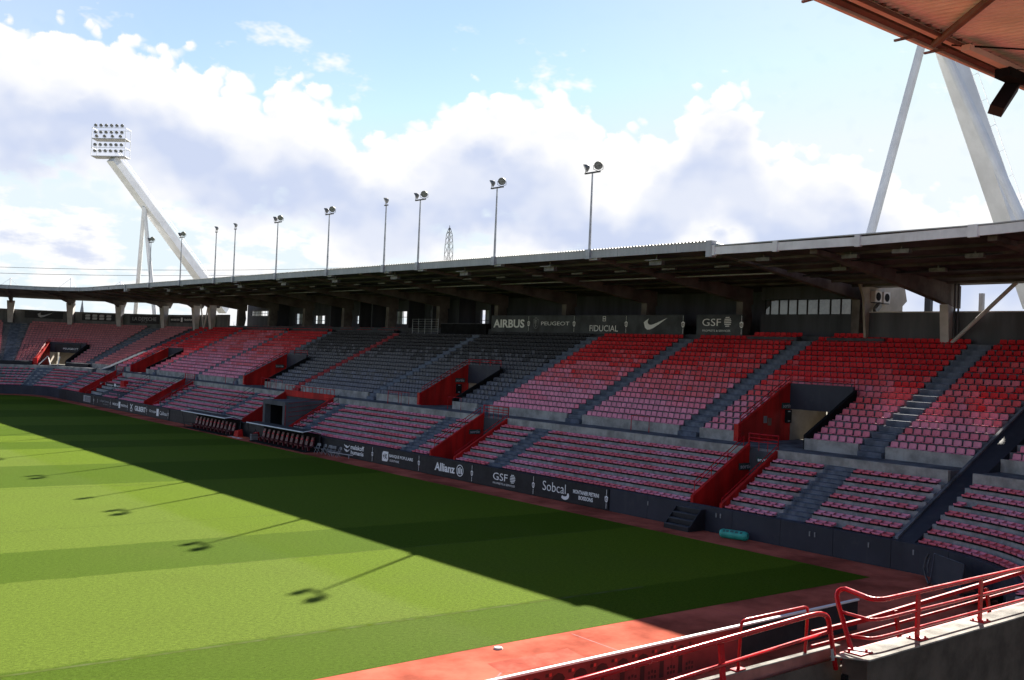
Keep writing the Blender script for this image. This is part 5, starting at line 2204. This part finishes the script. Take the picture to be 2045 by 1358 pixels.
# loose black steps against the wall
t = thing('mobile_steps', (44.3, 37.9, 0), 'black three-tread steps set against the wall below the red trench', 'steps')
for k in range(4):
    mb = MB()
    x0 = 43.55 + .34 * k
    mb.box(x0, 36.95, .30 * k + .22, x0 + .36, 38.75, .30 * k + .27)
    mb.build('tread', 'dark_wall', t)
    mb = MB()
    mb.box(x0 + .012, 36.97, .30 * k, x0 + .05, 38.73, .30 * k + .218)
    mb.build('riser', 'black_panel', t)
for y in (36.93, 38.72):
    mb = MB()
    mb.plate((43.5, y, 0), (1, 0, 0), (0, 0, 1), (0, 1, 0), [(.1, 0), (1.4, 0), (1.4, 1.16), (1.06, 1.16), (.1, .2)], .05)
    mb.build('side_panel', 'black_panel', t)
# small wall sockets
for y, z, lb in ((36.2, .95, 'left of the teal bag'), (35.9, .95, 'just left of the teal bag'), (30.2, .9, 'below the nearest lower stairs, left of a pair'),
                 (29.9, .9, 'below the nearest lower stairs, right of a pair'), (26.9, .9, 'at the foot of the sloping ramp'),
                 (24.6, .95, 'beside the leaning hoarding'), (41.3, .9, 'right of the last lettered board')):
    mb = MB()
    mb.box(44.955, y - .035, z - .12, 44.99, y + .035, z + .12)
    tag(mb.build('wall_plate', 'grey_board'), 'tiny pale plate on the pitch wall ' + lb, 'plate', 'plates on the pitch wall')
# leaning hoarding and hose at the near corner
t = thing('leaning_hoarding', (43.4, 22.0, 0), 'dark hoarding panel leaning at the near corner with a coiled hose', 'hoarding')
mb = MB()
mb.hexa([(43.55, 22.9, 0), (42.35, 20.95, 0), (42.28, 21.0, 0), (43.48, 22.95, 0)], [(43.75, 22.85, 1.3), (42.55, 20.9, 1.3), (42.5, 20.93, 1.3), (43.7, 22.88, 1.3)])
mb.build('panel', 'navy_panel', t)
mb = MB()
rail_line(mb, [(43.46, 22.97, 0), (43.70, 22.92, 1.32), (42.48, 20.95, 1.32), (42.25, 21.02, 0)], .02)
mb.build('frame', 'aisle_paint', t)
mb = MB()
rail_line(mb, [(43.75, 23.2, 1.25), (43.7, 23.3, 1.0), (43.55, 23.3, .6), (43.4, 23.1, .25), (43.1, 22.8, .05)], .05)
rail_line(mb, [(43.6, 23.05, 1.1), (43.5, 23.1, .8), (43.4, 23.0, .5)], .04)
mb.build('hose', 'dark_rail', t)
# corner clutter behind the rail: dark ladder-like trolley
t = thing('trolley', (42.4, 20.0, 0), 'dark equipment trolley half hidden behind the foreground rail', 'trolley')
mb = MB()
mb.box(41.2, 19.3, .25, 42.6, 20.3, .35)
mb.build('bed', 'matte_black', t)
mb = MB()
rail_line(mb, [(42.6, 19.4, .3), (42.8, 19.4, 1.0), (42.8, 20.2, 1.0), (42.6, 20.2, .3)], .03)
mb.build('handle', 'dark_rail', t)
for x in (41.4, 42.4):
    for y in (19.35, 20.25):
        mb = MB()
        mb.tube((x, y - .04, .14), (x, y + .04, .14), .14, n=12)
        mb.build('wheel', 'matte_black', t)
mb = MB()
mb.tube((20.85, 25.35, 0.0), (20.85, 25.35, .05), .16, .13, 14)
tag(mb.build('sprinkler_cap', 'column_pale'), 'small white disc cap on the red track by the grass edge', 'cap')

# air-conditioning units on the blank end wall
for k, (x, lb) in enumerate(((66.6, 'left'), (67.75, 'right'))):
    t = thing('air_conditioner', (x, 40.2, 14.2), '%s air-conditioning unit on the beige wall under the roof' % lb, 'air conditioner', 'air-conditioning units')
    mb = MB()
    mb.box(x, 40.0, 14.15, x + .85, 40.36, 14.95)
    mb.build('casing', 'column_pale', t)
    mb = MB()
    mb.tube((x + .42, 40.0, 14.55), (x + .42, 39.97, 14.55), .31, .30, 16)
    mb.build('fan_grille', 'matte_black', t)
    mb = MB()
    mb.box(x + .05, 40.05, 14.08, x + .8, 40.5, 14.147)
    mb.build('bracket', 'dark_rail', t)
t = thing('floodlight', (66.9, 40.2, 13.5), 'small square floodlight angled below the air conditioners', 'floodlight')
mb = MB()
mb.obox((66.9, 40.0, 13.75), (.34, 0, .26), (0, .12, 0), (-.12, 0, .16))
mb.build('housing', 'lamp_housing', t)
mb = MB()
mb.obox((66.8, 39.94, 13.9), (.30, 0, .23), (0, .16, 0), (-.006, 0, .008))
mb.build('lamp_glass', 'lamp_glass', t)

# camera platform with a barred rail at the back of the upper tier
t = thing('camera_platform', (66.8, 96, 11.2), 'barred metal railing of a camera platform at the top of black seats', 'platform')
for k in range(6):
    mb = MB()
    rail_line(mb, [(66.2, 93.3, 11.5 + k * .27), (66.2, 98.4, 11.5 + k * .27)], .022)
    mb.build('bar', 'galvanised', t)
for y in (93.3, 94.6, 95.9, 97.2, 98.4):
    mb = MB()
    mb.tube((66.2, y, 11.1), (66.2, y, 12.9), .03, n=6)
    mb.build('post', 'galvanised', t)
mb = MB()
mb.box(66.2, 93.3, 11.2, 68.0, 98.4, 11.35)
mb.build('deck', 'dark_wall', t)
mb = MB()
mb.box(66.2, 84.6, 11.25, 68.2, 92.8, 12.35)
o = tag(mb.build('press_desk', 'matte_black'), 'dark press desk behind the top rows, left of the AIRBUS board', 'desk')
mb = MB()
mb.box(66.15, 84.6, 12.353, 67.0, 92.8, 12.40)
mb.build('desk_top', 'dark_rail', o)

# ------------------------------------------------------------------ near side: printed hoarding, parapets, red railings
t = thing('hoarding', (12, 20.4, 0), 'long red printed hoarding with dark column motifs at the near pitch edge', 'hoarding')
x = -16.5
while x < 33.3:
    x1 = min(x + 3.33, 33.5)
    mb = MB()
    mb.box(x + .008, 20.34, .0, x1 - .008, 20.40, 1.04)
    mb.build('hoarding_panel', 'banner_red' if x < 24.5 else 'black_panel', t)  # right-hand panels black: the shadow there is put into their colour
    x = x1
mb = MB()
mb.box(-16.5, 20.32, 1.042, 33.5, 20.43, 1.10)
mb.build('top_rail', 'white_steel', t)
mb = MB()
x = -16.0
while x < 24.3:
    o0, ux, uz = (x, 20.337, 0), (1, 0, 0), (0, 0, 1)
    poly(mb, (x, 20.337, 0), ux, uz, [(-.10, .06), (.10, .06), (.09, .62), (-.09, .62)])
    poly(mb, (x, 20.3365, 0), ux, uz, [(-.20, .60), (.20, .60), (.26, .72), (.17, .84), (0, .90), (-.17, .84), (-.26, .72)])
    for q in range(3):
        poly(mb, (x + .29 + .13 * q, 20.337, 0), ux, uz, [(-.045, .24 + .03 * (q % 2)), (.045, .24 + .03 * (q % 2)), (.045, .33 + .03 * (q % 2)), (-.045, .33 + .03 * (q % 2))])
        poly(mb, (x + .29 + .13 * q, 20.337, 0), ux, uz, [(-.045, .10), (.045, .10), (.045, .19), (-.045, .19)])
    poly(mb, (x + .42, 20.337, 0), ux, uz, [(-.05, .84), (.06, .84), (.06, .93), (-.05, .93)])
    x += .83
mb.build('motif', 'dark_print', t)
mb = MB()
x = -15.45
while x < 24.3:
    poly(mb, (x, 20.336, 0), (1, 0, 0), (0, 0, 1), [(-.045, .84), (.045, .84), (.045, .93), (-.045, .93)])
    x += .83
mb.build('motif_dot', 'red_print', t)

# near stand front: red terrace seen between the hoarding and the parapet
near = thing('near_terrace', (8, 12, 0), 'dark red terrace steps and lit parapets below the camera', 'terrace')
for k in range(5):
    mb = MB()
    mb.box(-14, 16.6 - 1.1 * (k + 1), -.03, 17.0, 16.6 - 1.1 * k - .003, .55 + .48 * k)
    mb.build('terrace_step', 'red_step', near)

# right parapet
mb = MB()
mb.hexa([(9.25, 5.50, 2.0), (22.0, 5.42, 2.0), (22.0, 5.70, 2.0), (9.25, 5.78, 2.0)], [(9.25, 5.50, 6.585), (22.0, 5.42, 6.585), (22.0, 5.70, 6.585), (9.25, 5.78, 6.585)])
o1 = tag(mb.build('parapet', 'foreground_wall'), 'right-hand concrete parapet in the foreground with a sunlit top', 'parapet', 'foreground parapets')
mb = MB()
mb.hexa([(9.27, 5.485, 6.587), (22.0, 5.405, 6.587), (22.0, 5.72, 6.587), (9.05, 5.80, 6.587)], [(9.28, 5.49, 6.60), (22.0, 5.41, 6.60), (22.0, 5.715, 6.60), (9.06, 5.79, 6.60)])
mb.build('coping', 'foreground_concrete', o1)
mb = MB()
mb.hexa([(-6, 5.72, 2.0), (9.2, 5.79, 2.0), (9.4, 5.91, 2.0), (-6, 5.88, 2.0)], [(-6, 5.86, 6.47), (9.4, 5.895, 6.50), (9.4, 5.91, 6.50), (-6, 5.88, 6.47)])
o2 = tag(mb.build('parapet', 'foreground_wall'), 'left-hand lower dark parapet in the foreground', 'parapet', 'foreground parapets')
mb = MB()
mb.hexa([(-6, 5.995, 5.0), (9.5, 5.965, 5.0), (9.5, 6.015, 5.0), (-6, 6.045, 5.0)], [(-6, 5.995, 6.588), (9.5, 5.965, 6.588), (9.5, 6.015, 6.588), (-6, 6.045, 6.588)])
mb.build('kerb', 'kerb_bounce_brown', o2)
mb = MB()
mb.hexa([(-6, 5.99, 6.59), (9.5, 5.96, 6.59), (9.5, 6.02, 6.59), (-6, 6.05, 6.59)], [(-6, 5.99, 6.60), (9.5, 5.96, 6.60), (9.5, 6.02, 6.60), (-6, 6.05, 6.60)])
mb.build('kerb_coping', 'foreground_concrete', o2)
mb = MB()
mb.hexa([(9.205, 5.70, 2.0), (9.245, 5.70, 2.0), (9.245, 5.76, 2.0), (9.205, 5.76, 2.0)], [(9.205, 5.70, 6.4), (9.245, 5.70, 6.4), (9.245, 5.76, 6.4), (9.205, 5.76, 6.4)])
mb.build('joint', 'matte_black', o1)

# right railing
t = thing('railing', (10.5, 5.65, 6.6), 'thick red tubular railing on the right parapet with a bent end', 'railing', 'red foreground railings')
mb = MB()


def arc(p0, p1, p2, n=5):
    p0, p1, p2 = map(Vector, (p0, p1, p2))
    return [(p0 * (1 - u) ** 2 + p1 * 2 * u * (1 - u) + p2 * u * u) for u in [k / n for k in range(n + 1)]]


topz = 7.10
pts = [(9.39, 5.76, 6.6)] + arc((9.70, 6.13, 6.96), (9.83, 6.28, 7.08), (9.86, 6.15, 7.10)) + arc((9.72, 5.84, 7.10), (9.62, 5.66, 7.10), (9.86, 5.655, 7.10)) + [(22, 5.57, 7.10)]
rail_line(mb, [Vector(p) for p in pts], .0265)
mb.build('top_rail', 'red_rail', t, smooth=True)
for zz in (6.90, 6.715):
    u = (zz - 6.6) / .36
    a = Vector((9.39, 5.76, 6.6)).lerp(Vector((9.70, 6.13, 6.96)), u)
    mb = MB()
    rail_line(mb, [a] + arc(a.lerp(Vector((9.62, 5.66, zz)), .8), (9.62, 5.66, zz), (9.86, 5.655, zz), 4) + [Vector((22, 5.57, zz))], .0175)
    mb.build('rail', 'red_rail', t, smooth=True)
for x in (10.46, 11.85, 13.42, 14.9, 16.4, 18.0):
    y = 5.65 - (x - 10) * .0065
    mb = MB()
    mb.plate((x, y - .012, 0), (1, 0, 0), (0, 0, 1), (0, 1, 0), [(-.032, 6.61), (.032, 6.61), (.036, 7.0), (.022, 7.085), (0, 7.10), (-.022, 7.085), (-.036, 7.0)], .024)
    mb.build('post', 'red_rail', t)
    mb = MB()
    mb.box(x - .085, y - .085, 6.601, x + .085, y + .075, 6.614)
    for bx, by in ((-.06, -.06), (.06, -.06), (-.06, .05), (.06, .05)):
        mb.tube((x + bx, y + by, 6.614), (x + bx, y + by, 6.63), .012, n=6)
    mb.build('base_plate', 'red_rail', t)
mb = MB()
mb.box(9.30, 5.60, 6.601, 9.52, 5.80, 6.614)
mb.tube((9.46, 5.64, 6.614), (9.46, 5.64, 6.64), .014, n=6)
mb.tube((9.34, 5.76, 6.614), (9.34, 5.76, 6.64), .014, n=6)
mb.build('base_plate', 'red_rail', t)

# left railing
t = thing('railing', (7.3, 5.75, 6.5), 'red railing on the left parapet with a rounded hoop end', 'railing', 'red foreground railings')
mb = MB()
pts = [(2.0, 5.62, 6.93), (5.77, 5.70, 7.00), (8.60, 5.78, 7.055)] + arc((8.70, 5.78, 7.055), (8.96, 5.79, 7.06), (9.0, 5.79, 6.96)) + [(9.16, 5.79, 6.45)]
rail_line(mb, [Vector(p) for p in pts], .0265)
mb.build('top_rail', 'red_rail', t, smooth=True)
mb = MB()
rail_line(mb, [Vector((2.0, 5.62, 6.70)), Vector((6.5, 5.72, 6.79)), Vector((9.02, 5.79, 6.845))], .019)
mb.build('rail', 'red_rail', t, smooth=True)
for x in (7.28, 5.72, 4.1):
    z = 7.0 + (x - 5.77) * .0195
    mb = MB()
    mb.plate((x - .01, 5.70 + (x - 5.77) * .024, 0), (1, 0, 0), (0, 0, 1), (0, 1, 0), [(.05, 6.44), (.115, 6.44), (.032, z - .02), (-.03, z - .02)], .022)
    mb.build('post', 'red_rail', t)
mb = MB()
mb.plate((9.12, 5.755, 0), (1, 0, 0), (0, 0, 1), (0, 1, 0), [(-.09, 6.56), (-.04, 6.56), (-.075, 6.68), (-.115, 6.68)], .004)
mb.build('label_plate', 'grey_board', t)

# thin hoop rail beyond the left parapet
t = thing('hoop_rail', (8.1, 6.0, 6.6), 'thin red hoop rail standing behind the left railing', 'railing', 'red foreground railings')
mb = MB()
rail_line(mb, [Vector((7.86, 6.0, 6.55))] + arc((7.88, 6.0, 7.00), (7.88, 6.0, 7.06), (7.96, 6.0, 7.06), 4) + arc((8.88, 6.0, 7.06), (8.96, 6.0, 7.055), (8.95, 6.0, 6.99), 4) + [Vector((8.93, 6.0, 6.55))], .0165)
mb.build('hoop', 'red_rail', t, smooth=True)
mb = MB()
mb.box(7.8, 5.97, 6.601, 7.94, 6.05, 6.612)
mb.build('base_plate', 'red_rail', t)

# second railing, farther out
t = thing('railing', (14, 7.5, 5.7), 'lower red railing behind the right parapet, seen through its bars', 'railing', 'red foreground railings')
for za, zb, r, nm in ((6.10, 6.25, .034, 'top_rail'), (5.93, 5.985, .02, 'rail'), (5.70, 5.70, .05, 'kick_rail')):
    mb = MB()
    rail_line(mb, [(11.3, 7.5, za), (12.5, 7.5, za), (17.3, 7.5, zb), (24.0, 7.5, zb + (zb - za) * 1.3)], r)
    mb.build(nm, 'red_rail_dull', t)
for x in (13.25, 15.9, 18.6):
    mb = MB()
    mb.plate((x, 7.46, 0), (1, 0, 0), (0, 0, 1), (0, 1, 0), [(.10, 5.70), (.18, 5.70), (.02, 6.14), (-.05, 6.14)], .03)
    mb.build('post', 'red_rail', t)
mb = MB()
mb.box(9.9, 7.36, 2.0, 24, 7.62, 5.64)
tag(mb.build('parapet', 'foreground_wall'), 'far low parapet carrying the lower red railing', 'parapet', 'foreground parapets')
